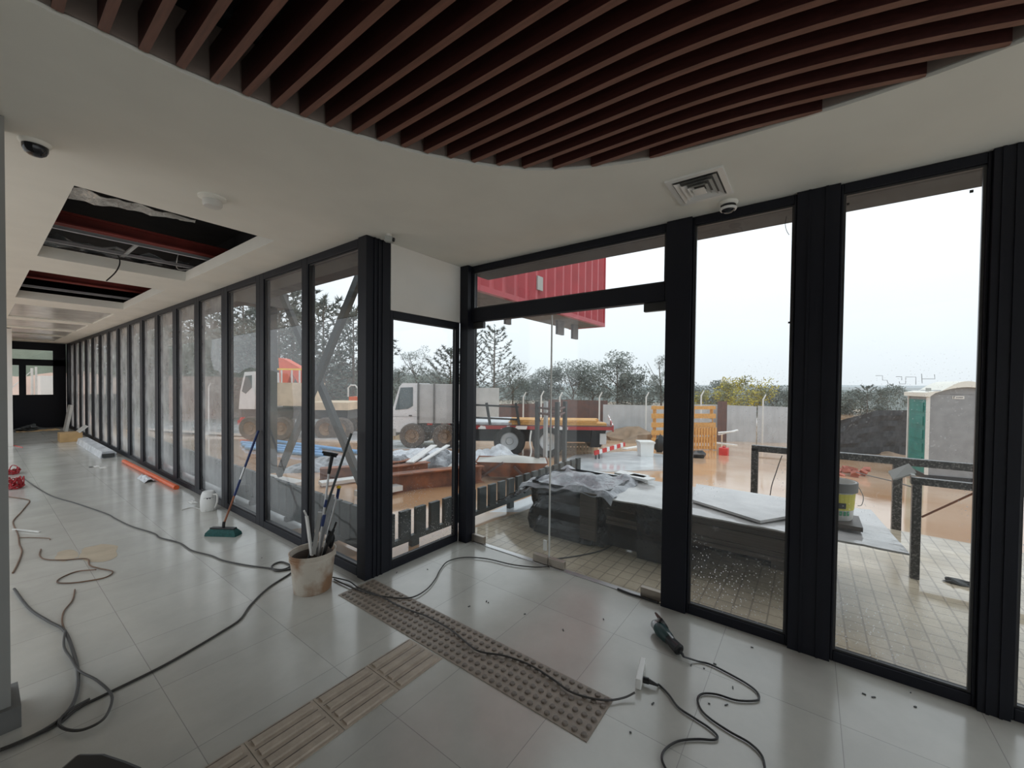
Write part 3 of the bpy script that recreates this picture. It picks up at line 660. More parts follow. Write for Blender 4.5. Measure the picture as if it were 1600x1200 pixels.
# red cord bundles by left wall
p1 = at(18, 742, 'z', 0); p2 = at(21, 765, 'z', 0)
def cordheap(p, R_, Hh, name, lab, seed, flat_=.5):
    random.seed(seed); pts = []
    for i in range(90):
        t = i*.55; rr = R_*(.55+.45*random.random()); pts.append((p.x + rr*math.cos(t), p.y + rr*1.6*math.sin(t), .012 + Hh*(.5+.5*math.sin(t*1.7+seed))*random.random()))
    mb = MB(); mb.tube(smoothpts(pts, 3), .007, 6); return tag(mb.build(name, 'red', smooth=True), lab, 'cord')
cordheap(p1 + Vector((.02, .1, 0)), .085, .12, 'red_netting', 'tangled red cord heap beside left wall, farther of two', 3)
cordheap(p2 + Vector((.02, .1, 0)), .09, .16, 'red_cord_coil', 'coiled crimson cord beside left wall, nearer of two', 5)
random.seed(11)
# dark bag at the bottom left
mb = MB(); mb.prism([(.155, 2.0, .002), (.205, 2.04, .002), (.235, 2.0, .002), (.262, 1.965, .002), (.30, 1.87, .002), (.325, 1.80, .002), (.36, 1.6, .002), (.08, 1.6, .002)][::-1], (0, 0, .3))
tag(mb.build('dark_bag', 'blackp', bevel=.012), 'black bag standing at the bottom left of the floor', 'bag')

# ------------------------------------------------------------------ cables on the floor
def cable(P, r, mt, lab, z=.007, name='cable', ends=None):
    pts = [at(px, py, 'z', z if len(q_) == 0 else q_[0]) for px, py, *q_ in P]
    mb = MB(); mb.tube(smoothpts(pts, 7), r, 7); return tag(mb.build(name, mt, smooth=True), lab, 'cable')
cable([(32, 744), (75, 772), (118, 786), (165, 802), (180, 810), (205, 822), (240, 833), (250, 840), (280, 848), (300, 860), (330, 868), (350, 876), (385, 883), (415, 887), (440, 890), (456, 884)], .006, 'cable', 'thin grey cable running from red cord across corridor floor to bucket')
cable([(0, 1172), (40, 1155), (90, 1132), (125, 1105), (175, 1080), (250, 1043), (300, 1015), (345, 988), (375, 968), (392, 945), (420, 918), (455, 895), (458, 886), (440, 878), (425, 884), (432, 892), (456, 889)], .007, 'cable', 'dark cable sweeping from lower left across the tiles to the bucket')
cable([(22, 920), (45, 950), (75, 970), (100, 985), (115, 1020), (122, 1055), (118, 1090), (100, 1118), (70, 1140), (30, 1160), (0, 1172, .018)], .008, 'cable', 'thick dark cord curving down along the left wall foot', z=.014)
cable([(102, 985, .024), (100, 1010), (112, 1030), (124, 1048), (150, 1062), (172, 1082), (174, 1100), (160, 1125), (130, 1140), (105, 1140), (92, 1130), (105, 1112), (140, 1092)], .006, 'cable', 'looped dark cable beside the thick cord at lower left', z=.02)
cable([(117, 921), (113, 938), (100, 955), (97, 972), (104, 990)], .0045, 'cabler', 'short pale brown cord joining looped cord and dark cord')
cable([(64, 858), (62, 868), (72, 874), (100, 875), (135, 873), (140, 883), (155, 888), (176, 893), (165, 902), (135, 908), (108, 911), (90, 910), (95, 903), (120, 893), (150, 890, .02)], .005, 'cabler', 'thin brown looped cord in the middle of corridor floor')
cable([(12, 776), (35, 779), (46, 782), (42, 789), (33, 800), (22, 812), (21, 820), (28, 835), (30, 850), (34, 862), (28, 880), (20, 895)], .006, 'cabler', 'brown and white cord winding beside the left wall')
cable([(30, 840), (50, 840), (75, 841), (78, 843)], .004, 'cabler', 'short straight brown cord end near left wall')
cable([(10, 693), (22, 696), (35, 699)], .008, 'redp', 'short red cord on floor at far left of corridor')
mb = MB(); mb.bar(at(20, 827, 'z', .012), at(62, 831, 'z', .012), .014, .012); tag(mb.build('metal_rod', 'offwhite'), 'thin pale rod on floor near left wall', 'rod')
cable([(520, 902), (545, 908), (560, 918), (585, 928), (600, 934), (620, 945), (645, 955), (665, 962), (690, 975), (710, 988), (730, 1005), (750, 1018), (790, 1025), (830, 1040), (865, 1062), (890, 1080), (920, 1090), (950, 1094), (975, 1090), (992, 1082, .03)], .005, 'cable', 'brown-grey extension cord running along the dotted tactile strip to power strip', z=.016)
cable([(522, 905), (560, 922), (600, 932), (640, 934), (665, 922), (680, 905), (688, 890), (700, 877), (725, 871), (760, 873), (800, 882), (835, 886), (858, 885)], .005, 'cable', 'grey cable curving from bucket to the glass door meeting point', z=.012)
# extension cable outside door
pts = [at(870, 873, 'z', -.043), at(905, 868, 'z', -.043), at(940, 860, 'z', -.043), at(958, 850, 'z', -.043), at(962, 838, 'z', -.043), at(955, 828, 'z', -.043)]
mb = MB(); mb.tube(smoothpts(pts), .006); tag(mb.build('cable', 'cable', smooth=True), 'cable lying on the pavers outside the glass doors', 'cable')
mb = MB(); mb.tube(smoothpts([at(965, 920, 'z', .01), at(985, 928, 'z', .01), at(1005, 934, 'z', .01), at(1028, 942, 'z', .01)]), .008); tag(mb.build('rubber_seal', 'cableb'), 'loose black rubber seal on floor at right door foot', 'rubber seal')

# power strip standing on edge
p, q = at(997, 1078, 'z', .0), at(1003, 1050, 'z', .0)
u = (q - p).normalized(); v = Vector((-u.y, u.x, 0))
e = empty('power_strip', p, label='white power strip standing on its edge on grey tiles', cat='power strip')
L_ = .19; c0 = p + u*L_/2
mb = MB(); mb.obox(c0 + UP*.028, L_, .03, .055, u, v); mb.build('body', 'white', e, bevel=.005)
for k in range(3):
    mb = MB(); cc = p + u*(.045 + .05*k) + UP*.03; mb.cyl(cc - v*.0152, cc - v*.0175, .017, 16); mb.build('socket', 'offwhite', e)
mb = MB(); pl = p + u*.05 - v*.018 + UP*.028; mb.cyl(pl, pl - v*.03, .016, 12); mb.cyl(pl - v*.03, pl - v*.075 - UP*.008, .013, 12, r2=.006); 
mb.build('plug', 'blackp', e, smooth=True)
plug_end = pl - v*.075 - UP*.008
g_end = at(1068, 1026, 'z', .03)
def cablew(pts, r, mt, lab):
    mb = MB(); mb.tube(smoothpts(pts, 7), r, 7); return tag(mb.build('cable', mt, smooth=True), lab, 'cable')
cablew([plug_end] + [at(a, b_, 'z', .008) for a, b_ in ((1030, 1070), (1045, 1085), (1060, 1105), (1085, 1122), (1108, 1137), (1121, 1150), (1115, 1156), (1090, 1155), (1060, 1158), (1040, 1170), (1034, 1185), (1042, 1205))], .005, 'cableb', 'black cable leaving the power strip and running off at the bottom')
cablew([g_end] + [at(a, b_, 'z', .008) for a, b_ in ((1090, 1033), (1110, 1038), (1140, 1053), (1165, 1067), (1182, 1080), (1186, 1091), (1178, 1095), (1150, 1094), (1120, 1085), (1098, 1084), (1090, 1092), (1095, 1108), (1110, 1123), (1140, 1143), (1170, 1160), (1190, 1180), (1196, 1205))], .005, 'cableb', 'black power cable snaking from the angle grinder to the lower right')

# angle grinder
h0 = at(1022, 985, 'z', .0); t0 = at(1062, 1026, 'z', 0)
u = (t0 - h0).normalized(); v = Vector((-u.y, u.x, 0)); Lg = (t0-h0).length
e = empty('angle_grinder', (h0+t0)/2, label='dark teal and black angle grinder lying on grey tiles', cat='angle grinder')
def gp(t, s=0, z=0): return h0 + u*t*Lg + v*s + UP*z
mb = MB(); mb.tube([gp(.16, 0, .045), gp(.28, 0, .045), gp(.45, 0, .044), gp(.62, 0, .042)], [.034, .042, .039, .033], 16); mb.build('motor_housing', 'tealbody', e, smooth=True)
mb = MB(); mb.tube([gp(.60, 0, .042), gp(.7, 0, .04), gp(.85, 0, .038), gp(.97, 0, .037), gp(1.0, 0, .036)], [.032, .029, .031, .033, .024], 16); mb.build('rear_grip', 'blackp', e, smooth=True)
mb = MB(); mb.tube([gp(-.04, 0, .045), gp(.0, 0, .045), gp(.1, 0, .045), gp(.17, 0, .045)], [.016, .027, .030, .029], 14); mb.cyl(gp(.05, 0, .045), gp(.05, .04, .064), .022); mb.build('gear_head', 'galv', e, smooth=True)
ax = (v*.85 + UP*.52).normalized()
mb = MB(); mb.lathe([(.001, 0), (.0575, 0), (.0575, .003), (.001, .003)], gp(.05, .042, .066), 32, axis=ax); mb.build('cutting_disc', 'rustwall', e)
mb = MB(); mb.lathe([(.001, .003), (.012, .003), (.012, .008), (.001, .008)], gp(.05, .042, .066), 16, axis=ax); mb.build('disc_nut', 'galv', e)
mb = MB(); cc = gp(.05, .045, .068); A = (u - ax*u.dot(ax)).normalized(); B = ax.cross(A)
arc = [cc + (A*math.cos(t) + B*math.sin(t))*.063 for t in [(-.9 + i*.2) for i in range(9)]]
arc2 = [a_ - ax*.022 for a_ in arc]; vs = arc + arc2; n_ = len(arc); mb.add(vs, [(i, i+1, n_+i+1, n_+i) for i in range(n_-1)]); mb.add([cc - ax*.012] + [a_ - ax*.012 for a_ in arc], [(0, i, i+1) for i in range(1, n_)]); mb.build('disc_guard', 'blackp', e)
mb = MB(); mb.bar(gp(.45, .0, .078), gp(.75, 0, .068), .012, .006); mb.build('switch', 'galv', e)
mb = MB(); mb.tube([gp(1.0, 0, .036), gp(1.1, 0, .03), (g_end.x, g_end.y, g_end.z)], [.009, .008, .006], 8); mb.build('cord_sleeve', 'blackp', e, smooth=True)

# stains and crumbs on floor
mb = MB()
for px, py, s_ in ((155, 864, .22), (105, 868, .13)):
    p = at(px, py, 'z', 0); n_ = 22
    ring_ = [(p.x + s_*.55*(1+.35*noise.noise(Vector((math.cos(2*math.pi*i/n_)*1.5, math.sin(2*math.pi*i/n_)*1.5, s_*9))))*math.cos(2*math.pi*i/n_), p.y + s_*1.3*(1+.35*noise.noise(Vector((math.cos(2*math.pi*i/n_)*1.5, math.sin(2*math.pi*i/n_)*1.5, s_*5))))*math.sin(2*math.pi*i/n_), .0012) for i in range(n_)]
    mb.add([(p.x, p.y, .0025)] + ring_, [(0, i+1, (i+1) % n_ + 1) for i in range(n_)])
tag(mb.build('sawdust', 'dustm'), 'pale brown sawdust spilled on the corridor floor', 'sawdust', kind='stuff')
mb = MB(); random.seed(3)
for px, py in [(943, 968), (1175, 1012), (1080, 1040), (880, 985), (820, 960), (760, 940), (1117, 1038), (1145, 1075), (1100, 1045), (1350, 1085), (1365, 1090), (1430, 1105), (1423, 1083), (620, 895), (668, 890), (409, 872), (700, 1010), (733, 948), (763, 942), (1020, 1100), (985, 1145), (1108, 1100), (1135, 1102)]:
    p = at(px, py, 'z', 0); a = rnd(0, 3); mb.obox(p + UP*.003, rnd(.006, .02), rnd(.004, .007), .004, (math.cos(a), math.sin(a), 0), (-math.sin(a), math.cos(a), 0))
tag(mb.build('floor_debris', 'steel'), 'tiny dark crumbs and chips scattered over the tiles', 'debris', kind='stuff')

# glass marks: black spacer pads and a marker scribble on the right pane
def pad(px, py, s_, lab):
    p = at(px, py, 'x', XF + .031); mb = MB(); mb.obox(p, .006, s_, s_, (1, 0, 0), (0, 1, .0)); tag(mb.build('glass_pad', 'ink'), lab, 'spacer pad')
pad(1233, 504, .011, 'small black pad on glass left of the fourth dark pillar'); pad(1312, 493, .011, 'small black pad on right tall pane, halfway up its left edge')
pad(1325, 319, .012, 'small black pad near top left corner of right tall pane'); pad(1518, 299, .013, 'small black pad near top right corner of right tall pane')
mb = MB()
for st in ([(1368, 587), (1379, 587), (1379, 594), (1386, 594), (1388, 600)], [(1400, 588.5), (1409, 588.5), (1409, 594)], [(1405, 596), (1406, 600), (1415, 600), (1415, 595)], [(1415, 594), (1415, 589), (1431, 589), (1431, 601)], [(1440, 584), (1441, 599)], [(1441, 592), (1461, 592), (1460, 585)]):
    mb.tube([at(a, b_, 'x', XF + .033) for a, b_ in st], .0012, 5)
tag(mb.build('marker_scribble', 'cardg'), 'faint marker writing on the right tall pane above portable toilet', 'writing')
mb = MB(); mb.tube(smoothpts([at(a, b_, 'x', XF + .033) for a, b_ in ((1229, 338), (1227, 350), (1229, 360), (1233, 367))]), .0016, 5)
tag(mb.build('seal_strip', 'ink'), 'short curved black strip on glass below the eave', 'seal strip')

# ================================================================== OUTSIDE
mb = MB(); rs = [1.0, 2, 3, 4, 5, 6, 7, 8, 10, 12, 14, 17, 20, 24, 28, 30, 40, 60, 100, 160]; na = 44
a0, a1 = math.radians(-48), math.radians(112)
vs = [];
for r_ in rs:
    for i in range(na + 1):
        a = a0 + (a1-a0)*i/na; x, y = r_*math.cos(a), r_*math.sin(a)
        z = gz(x, y) + (0.025*noise.noise(Vector((x*.45, y*.45, 0))) if r_ > 6.5 else 0)
        vs.append((x, y, z))
mb.add(vs, [(j*(na+1)+i, (j+1)*(na+1)+i, (j+1)*(na+1)+i+1, j*(na+1)+i+1) for j in range(len(rs)-1) for i in range(na)])
struct(mb.build('ground', 'mud', world=False, smooth=True))
mb = MB(); P = [(XF + .03, 3.12), (XF + .03, -6), (5.9, -6), (6.25, -1.5), (6.35, -.2), (5.9, 1.2), (5.2, 2.4), (4.7, 2.95)]
mb.prism([(x, y, -.20) for x, y in P], (0, 0, .15)); struct(mb.build('pavement', 'paver', world=False))
mb = MB(); P = [(XC + .13, 3.0), (3.0, 3.14), (4.7, 3.0), (7.2, 2.9), (7.2, 3.42), (2.32, 3.42), (2.32, 12), (XC + .13, 12)]
mb.prism([(x, y, -.22) for x, y in P][::-1], (0, 0, .115)); struct(mb.build('ground_wet_strip', 'puddle', world=False))  # wet ground, its sky reflection put into the pale colour
mb = MB(); P = [(p.x, p.y) for p in (gnd(905, 740), gnd(1040, 735), gnd(1040, 712), gnd(990, 706), gnd(900, 712), gnd(870, 725))]
mb.prism([(x, y, gz(x, y) - .1) for x, y in P][::-1], (0, 0, .13)); struct(mb.build('ground_pale_patch', 'puddle', world=False))
mb = MB(); P = [gnd(a, b_) for a, b_ in ((600, 702), (735, 702), (735, 690), (600, 688))]; P = [Vector((p.x, p.y, p.z - .08)) for p in P]
mb.prism(P[::-1], (0, 0, .1)); struct(mb.build('ground_pale_patch', 'puddle', world=False))

mb = MB(); P = [gnd(a, b_) for a, b_ in ((200, 668), (560, 690), (590, 668), (560, 650), (200, 640))]; P = [Vector((p.x, p.y, gz(p.x, p.y) - .08)) for p in P]
mb.prism(P[::-1], (0, 0, .12)); struct(mb.build('ground_pale_patch', 'puddle', world=False))
# hills, distant woods
def ridge(name, R_, a_0, a_1, hb, ht, mt, seed, n=60, amp=.3, fq=9, depth=20, kind='structure', label=None, cat=None):
    mb = MB(); vs = []
    for i in range(n+1):
        a = math.radians(a_0 + (a_1-a_0)*i/n); h = ht*(1 + amp*noise.noise(Vector((i/n*fq, seed, 0)))*1.5 + amp*.5*noise.noise(Vector((i/n*fq*5, seed, 3))))
        c_, s_ = math.cos(a), math.sin(a)
        vs += [(R_*c_, R_*s_, hb), ((R_+depth*.15)*c_, (R_+depth*.15)*s_, h*.75), ((R_+depth*.5)*c_, (R_+depth*.5)*s_, h), ((R_+depth)*c_, (R_+depth)*s_, hb)]
    mb.add(vs, [(4*i+k, 4*i+4+k, 4*i+5+k, 4*i+1+k) for i in range(n) for k in range(3)])
    return tag(mb.build(name, mt, world=False, smooth=True), label, cat, kind=kind)
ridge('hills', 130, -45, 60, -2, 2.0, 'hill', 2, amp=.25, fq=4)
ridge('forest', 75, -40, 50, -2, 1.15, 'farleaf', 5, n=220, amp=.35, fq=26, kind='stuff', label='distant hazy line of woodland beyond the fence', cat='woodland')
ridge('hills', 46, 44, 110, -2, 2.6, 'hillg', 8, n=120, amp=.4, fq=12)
mb = MB(); mb.grid(lambda u, v: Vector((-9 + 14*u, 40 + 6*v + 2*noise.noise(Vector((u*5, v*3, 0))), -1 + 9*v + 1.2*noise.noise(Vector((u*8, v*8, 1))))), 40, 14)
struct(mb.build('hills', 'hillg', world=False, smooth=True))
mb = MB(); mb.grid(lambda u, v: Vector((-9 + 13*u, 33 + 3*v, -1 + 2.9*v + .3*noise.noise(Vector((u*8, v*8, 1))))), 30, 6)
struct(mb.build('hills', 'pinkearth', world=False, smooth=True))

# trees
def leafcloud(mb, c_, rx, ry, rz, n, s_, rs_):
    for _ in range(n):
        while True:
            q_ = Vector((rs_.uniform(-1, 1), rs_.uniform(-1, 1), rs_.uniform(-1, 1)))
            if q_.length <= 1: break
        p = c_ + Vector((q_.x*rx, q_.y*ry, q_.z*rz)); a = Vector((rs_.gauss(0, 1), rs_.gauss(0, 1), rs_.gauss(0, 1))).normalized(); b_ = a.orthogonal().normalized(); k = s_*rs_.uniform(.5, 1.3)
        mb.add([p + a*k, p + b_*k*.5, p - a*k, p - b_*k*.5], [(0, 1, 2, 3)])
TI = [0]
def tree(px, D, top_py, kind, lab, w=None, base_py=None):
    TI[0] += 1; rs_ = random.Random(100 + TI[0])
    p = dep(px, 600, D); x, y = p.x, p.y; z0 = gz(x, y) - .02; zt = dep(px, top_py, D).z; H = zt - z0
    nm = {'pine': 'pine_tree', 'euc': 'eucalyptus_tree', 'bush': 'leafy_shrub', 'yel': 'yellow_flowering_shrub', 'pale': 'eucalyptus_tree'}[kind]
    e = empty(nm, (x, y, z0), label=lab, cat='shrub' if kind in ('bush', 'yel') else 'tree', group='trees and shrubs beyond the fence')
    base = Vector((x, y, z0)); W_ = w or H*.25
    t = MB(); c_ = MB()
    if kind == 'pine':
        t.tube([base, base + UP*H*.5, base + UP*H*.97], [H*.014, H*.010, H*.003], 6)
        nb = int(11 + H)
        for i in range(nb*3):
            f_ = .22 + .74*(i/(nb*3)); a = i*2.4 + rs_.uniform(-.3, .3); Lb = W_*(1.08-f_)*rs_.uniform(.7, 1.15) + .12*W_
            s_ = base + UP*H*f_; dr = Vector((math.cos(a), math.sin(a), 0)); e1 = s_ + dr*Lb*.6 + UP*Lb*.15; e2 = s_ + dr*Lb + UP*Lb*.5
            t.tube([s_, e1, e2], [H*.0035, H*.0025, H*.0015], 4)
            for q_, rr in ((e1, .7), (e2, .8), (s_.lerp(e1, .6), .55), (e1.lerp(e2, .5), .75), (e1.lerp(e2, .8), .75)):
                for _ in range(11):
                    d = (Vector((rs_.gauss(0, .6), rs_.gauss(0, .6), rs_.gauss(.5, .5))) + dr*.4).normalized()*W_*.10*rr*rs_.uniform(.7, 1.4); sd = d.cross(Vector((rs_.gauss(0, 1), rs_.gauss(0, 1), rs_.gauss(0, 1)))).normalized()*W_*.011
                    c_.add([q_ - sd, q_ + sd, q_ + d], [(0, 1, 2)])
        leafcloud(c_, base + UP*H*.96, W_*.05, W_*.05, H*.05, 14, W_*.08, rs_)
        mt = 'pine'
    else:
        low = .05 if kind in ('bush', 'yel') else .3
        if kind not in ('bush', 'yel'):
            t.tube([base, base + Vector((rs_.uniform(-.1, .1)*W_, 0, H*.45)), base + Vector((rs_.uniform(-.2, .2)*W_, rs_.uniform(-.2, .2)*W_, H*.85))], [H*.016, H*.011, H*.004], 6)
            for _ in range(6):
                f_ = rs_.uniform(.3, .6); a = rs_.uniform(0, 6.28); s_ = base + UP*H*f_
                t.tube([s_, s_ + Vector((math.cos(a)*W_*.3, math.sin(a)*W_*.3, H*.13)), s_ + Vector((math.cos(a)*W_*.5, math.sin(a)*W_*.5, H*.28))], [H*.006, H*.004, H*.002], 4)
        else: t.tube([base, base + UP*H*.5], [.04, .02], 5)
        for _ in range(26 if kind == 'euc' else 20):
            f_ = low + (1-low)*rs_.random()**.8*.9; a = rs_.uniform(0, 6.28)
            env = math.sin(math.pi*min(1, (f_-low)/(1-low)*.85+.15))**.6
            rr = W_*.5*env*rs_.random()**.5; q_ = base + Vector((math.cos(a)*rr, math.sin(a)*rr, H*f_))
            k = W_*rs_.uniform(.13, .22); leafcloud(c_, q_, k, k, k*.8, 170, W_*.022, rs_)
        mt = {'euc': 'euc', 'pale': 'eucp', 'bush': 'euc', 'yel': 'yleaf'}[kind]
    t.build('trunk', 'trunk', e); c_.build('foliage', mt, e)
TR = [
 (651, 34, 535, 'pale', 'slender pale eucalyptus rising above the white truck cab', 3.2), (620, 40, 578, 'euc', 'low round tree behind the front of white truck cab', 5),
 (680, 42, 575, 'euc', 'low bushy tree behind the grey truck box', 5), (704, 30, 545, 'pine', 'pine whose branches show at right edge of the corner window', 3.2),
 (742, 30, 512, 'pine', 'thin pine seen beside door frame, left of the tallest pine', 1.9), (772, 28, 508, 'pine', 'tall dark pine behind the truck seen through left door leaf', 2.5),
 (803, 32, 562, 'euc', 'tree just right of the tall pine behind flatbed', 3.4), (826, 36, 590, 'euc', 'low tree between the pine and door glass joint', 4),
 (858, 34, 574, 'euc', 'small eucalyptus behind glass door joint', 3.4), (893, 34, 558, 'euc', 'broad round eucalyptus right of the four steel poles', 4.4),
 (925, 35, 566, 'pale', 'airy pale eucalyptus between two dense ones', 4), (965, 33, 550, 'euc', 'tallest dense eucalyptus above the rust-brown fence', 4.6),
 (990, 33, 585, 'euc', 'lower eucalyptus at right shoulder of tallest one', 4), (1034, 30, 548, 'euc', 'sparse tree half hidden by left edge of third pillar', 2.2),
 (1060, 31, 570, 'euc', 'dark green tree half hidden by right edge of third pillar', 3), (1093, 30, 608, 'yel', 'small yellow flowering shrub beside third pillar', 2.6),
 (1120, 36, 595, 'bush', 'olive green shrub left of the big yellow shrub', 4), (1158, 32, 585, 'yel', 'big yellow flowering shrub above grey fence panels', 4.6),
 (1190, 36, 605, 'bush', 'low green shrub right of big yellow shrub', 4), (1225, 38, 606, 'bush', 'grey green shrub beside fourth pillar', 4),
 (1330, 48, 612, 'bush', 'grey shrub row start right of fourth pillar', 6), (1356, 44, 603, 'pine', 'small bare pine on horizon left of toilet', 2.2),
 (1388, 44, 603, 'bush', 'rounded dark tree on horizon beside the portable toilet', 4.2), (1310, 46, 618, 'bush', 'low shrub next to the fourth pillar on the horizon', 5),
 (552, 24, 480, 'pine', 'pine behind the upper part of steel brace in first corridor pane', 3.6), (505, 24, 468, 'pine', 'tall pine filling first corridor pane', 4.2), (528, 36, 560, 'euc', 'dense grey tree low in first corridor pane', 6),
 (458, 27, 445, 'pine', 'very tall pine in second corridor pane', 4.6), (436, 24, 470, 'pine', 'pine beside grey post in second corridor pane', 4), (380, 32, 455, 'pine', 'pine in third corridor pane', 5),
 (405, 34, 500, 'euc', 'broad tree between second and third corridor panes', 8), (330, 34, 470, 'pine', 'pine in fourth corridor pane', 5), (352, 38, 520, 'euc', 'dense tree low in third and fourth corridor panes', 9),
 (480, 40, 560, 'euc', 'dense low tree behind crane truck', 8), (290, 38, 500, 'euc', 'large tree in fifth corridor pane', 8), (250, 40, 505, 'euc', 'large tree in seventh corridor pane', 8),
 (215, 36, 520, 'euc', 'dense tree in the ninth corridor pane', 7), (310, 30, 530, 'euc', 'low dense tree between fourth and fifth corridor panes', 7), (272, 30, 535, 'euc', 'low dense tree in the sixth corridor pane', 6), (236, 30, 540, 'euc', 'low dense tree in the eighth corridor pane', 6), (375, 28, 520, 'euc', 'low dense tree behind the crane truck cab', 6),
]
for (px, D, ty, kd, lb, w_) in TR: tree(px, D, ty, kd, lb, w_)

# fence: sheets and posts
def sheetwall(name, px0, px1, D0_, D1_, top0, top1, mt, lab, corr=.014, basez=None):
    a, b_ = dep(px0, 600, D0_), dep(px1, 600, D1_); za, zb_ = dep(px0, top0, D0_).z, dep(px1, top1, D1_).z
    X = Vector((b_.x-a.x, b_.y-a.y, 0)); L_ = X.length; X.normalize(); Y = Vector((-X.y, X.x, 0)); n_ = max(6, int(L_/.075))
    mb = MB(); vs = []
    for i in range(n_+1):
        t = i/n_; p = Vector((a.x, a.y, 0)) + X*L_*t; off = corr*((i % 4 in (1, 2))*1.0); p = p + Y*off; zb0 = gz(p.x, p.y) - .05
        vs += [(p.x, p.y, zb0), (p.x, p.y, za + (zb_-za)*t)]
    k = len(vs); vs2 = [Vector(v) + Y*.01 for v in vs]
    fs = [(2*i, 2*i+2, 2*i+3, 2*i+1) for i in range(n_)]
    mb.add(vs + vs2, fs + [tuple(k+j for j in f_[::-1]) for f_ in fs] + [(2*i+1, 2*i+3, k+2*i+3, k+2*i+1) for i in range(n_)])
    return tag(mb.build(name, mt), lab, 'fence panel', 'site fence panels')
sheetwall('zinc_fence_panel', 1062, 1127, 18.6, 18.6, 632, 632, 'zinc', 'grey corrugated fence sheet behind the orange pallet stack')
sheetwall('rusty_fence_panel', 1122, 1137, 18.2, 18.2, 627, 627, 'rustwall', 'narrow rust-brown fence strip right of the orange pallet stack')
sheetwall('zinc_fence_panel', 1137, 1183, 18.5, 18.7, 633, 635, 'zinc', 'grey corrugated fence sheet right of narrow rusty strip')
sheetwall('zinc_fence_panel', 1185, 1250, 18.7, 18.9, 634, 637, 'zinc', 'grey corrugated fence sheet next to fourth pillar')
sheetwall('zinc_fence_panel', 943, 1040, 18.4, 18.6, 632, 634, 'zinc', 'light grey corrugated fence sheet behind the white bin')
sheetwall('rusty_fence_panel', 858, 950, 19.5, 19.5, 624, 626, 'rustwall', 'rust-brown fence sheet behind the four steel poles')
sheetwall('rusty_fence_panel', 780, 860, 19.6, 19.6, 632, 630, 'rustwall', 'rust-brown fence sheet behind the flatbed racks')
sheetwall('zinc_fence_panel', 735, 780, 17.5, 17.5, 606, 606, 'trgrey', 'tall pale sheet panel right of door frame behind racks', .01)
sheetwall('zinc_fence_panel', 1414, 1428, 17.5, 17.5, 642, 642, 'zinc', 'sliver of grey fence sheet left of portable toilet')
fn = ['between the fourth pillar', ]
for k, (px, tp, lab) in enumerate(((818, 612, 'white concrete fence post left of the steel poles'), (846, 610, 'white concrete fence post just behind the first steel pole'), (875, 612, 'white concrete fence post among the four steel poles'), (937, 612, 'white concrete fence post left of grey fence sheet'), (1010, 612, 'white concrete fence post above the white bin'), (1096, 610, 'white concrete fence post above orange pallet stack'), (1193, 616, 'white concrete fence post between two grey sheets'), (1308, 618, 'white concrete fence post right of fourth pillar'), (326, 598, 'pale fence post seen through the fourth corridor pane'))):
    D = 18.2 if px > 500 else 24; p = dep(px, 600, D); zt = dep(px, tp, D).z; zb_ = gz(p.x, p.y) - .03
    mb = MB(); mb.tube([(p.x, p.y, zb_), (p.x, p.y, zt - .25), Vector((p.x, p.y, zt - .02)) + RT*.12], [.038, .034, .025], 6)
    tag(mb.build('fence_post', 'concpost'), lab, 'fence post', 'concrete fence posts')
mb = MB()
for k in range(3):
    P = []
    for i in range(41):
        px = 735 + (1310-735)*i/40; q_ = dep(px, 625 - 4*k + .8*math.sin(i*2.2), 18.3); P.append(q_)
    mb.tube(P, .007, 4)
tag(mb.build('barbed_wire', 'steel'), 'strands of barbed wire strung along the fence posts', 'wire')
# dark netting mound, brown earth mound
mb = MB(); a, b_ = gnd(1275, 707), gnd(1428, 707)
def netf(u, v):
    px = 1240 + 190*u; D = 14.8 + .6*math.sin(u*5)*.3; tp = 668 - 27*min(1, max(0, (u-.15)/.55)); py = 706 + (tp-706)*v
    q_ = dep(px, py, D); 
    if v == 0: q_.z = gz(q_.x, q_.y) - .05
    return q_ + FW*.12*noise.noise(Vector((u*14, v*5, 0)))
mb.grid(netf, 30, 8); tag(mb.build('shade_net', 'net'), 'dark shade netting screen left of portable toilet', 'netting')
mb = MB(); p = gnd(985, 690); mb.blob((p.x+1, p.y, p.z-.1), 1.6, 1.2, .55, .3, 2, 16, 4, flat=-.05); tag(mb.build('earth_mound', 'earth', smooth=True), 'low brown earth mound in front of grey fence', 'earth mound')
mb = MB(); p = gnd(1395, 716); mb.blob((p.x, p.y, p.z-.06), 2.6, .9, .16, .3, 2, 18, 9, flat=-.05); tag(mb.build('earth_mound', 'earth', smooth=True), 'long low brown earth bank before the shade netting', 'earth mound')
mb = MB(); a, b_ = gnd(1240, 722), gnd(1412, 722)
mb.bar(dep(1185, 703, 13.5), dep(1415, 718, 12.0), .06, .05); tag(mb.build('black_pipe', 'cableb'), 'long black pipe lying beyond the steel railing', 'pipe')
mb = MB(); p = gnd(1320, 742); random.seed(5)
for _ in range(26): mb.obox(p + Vector((rnd(-.3, .3), rnd(-.45, .45), rnd(.02, .16))), rnd(.12, .22), rnd(.08, .14), .07, (rnd(-1, 1), rnd(-1, 1), rnd(-.4, .4)), (rnd(-1, 1), 1, .2))
tag(mb.build('brick_rubble', 'brick'), 'small heap of red brick rubble behind the bucket outside', 'rubble', kind='stuff')

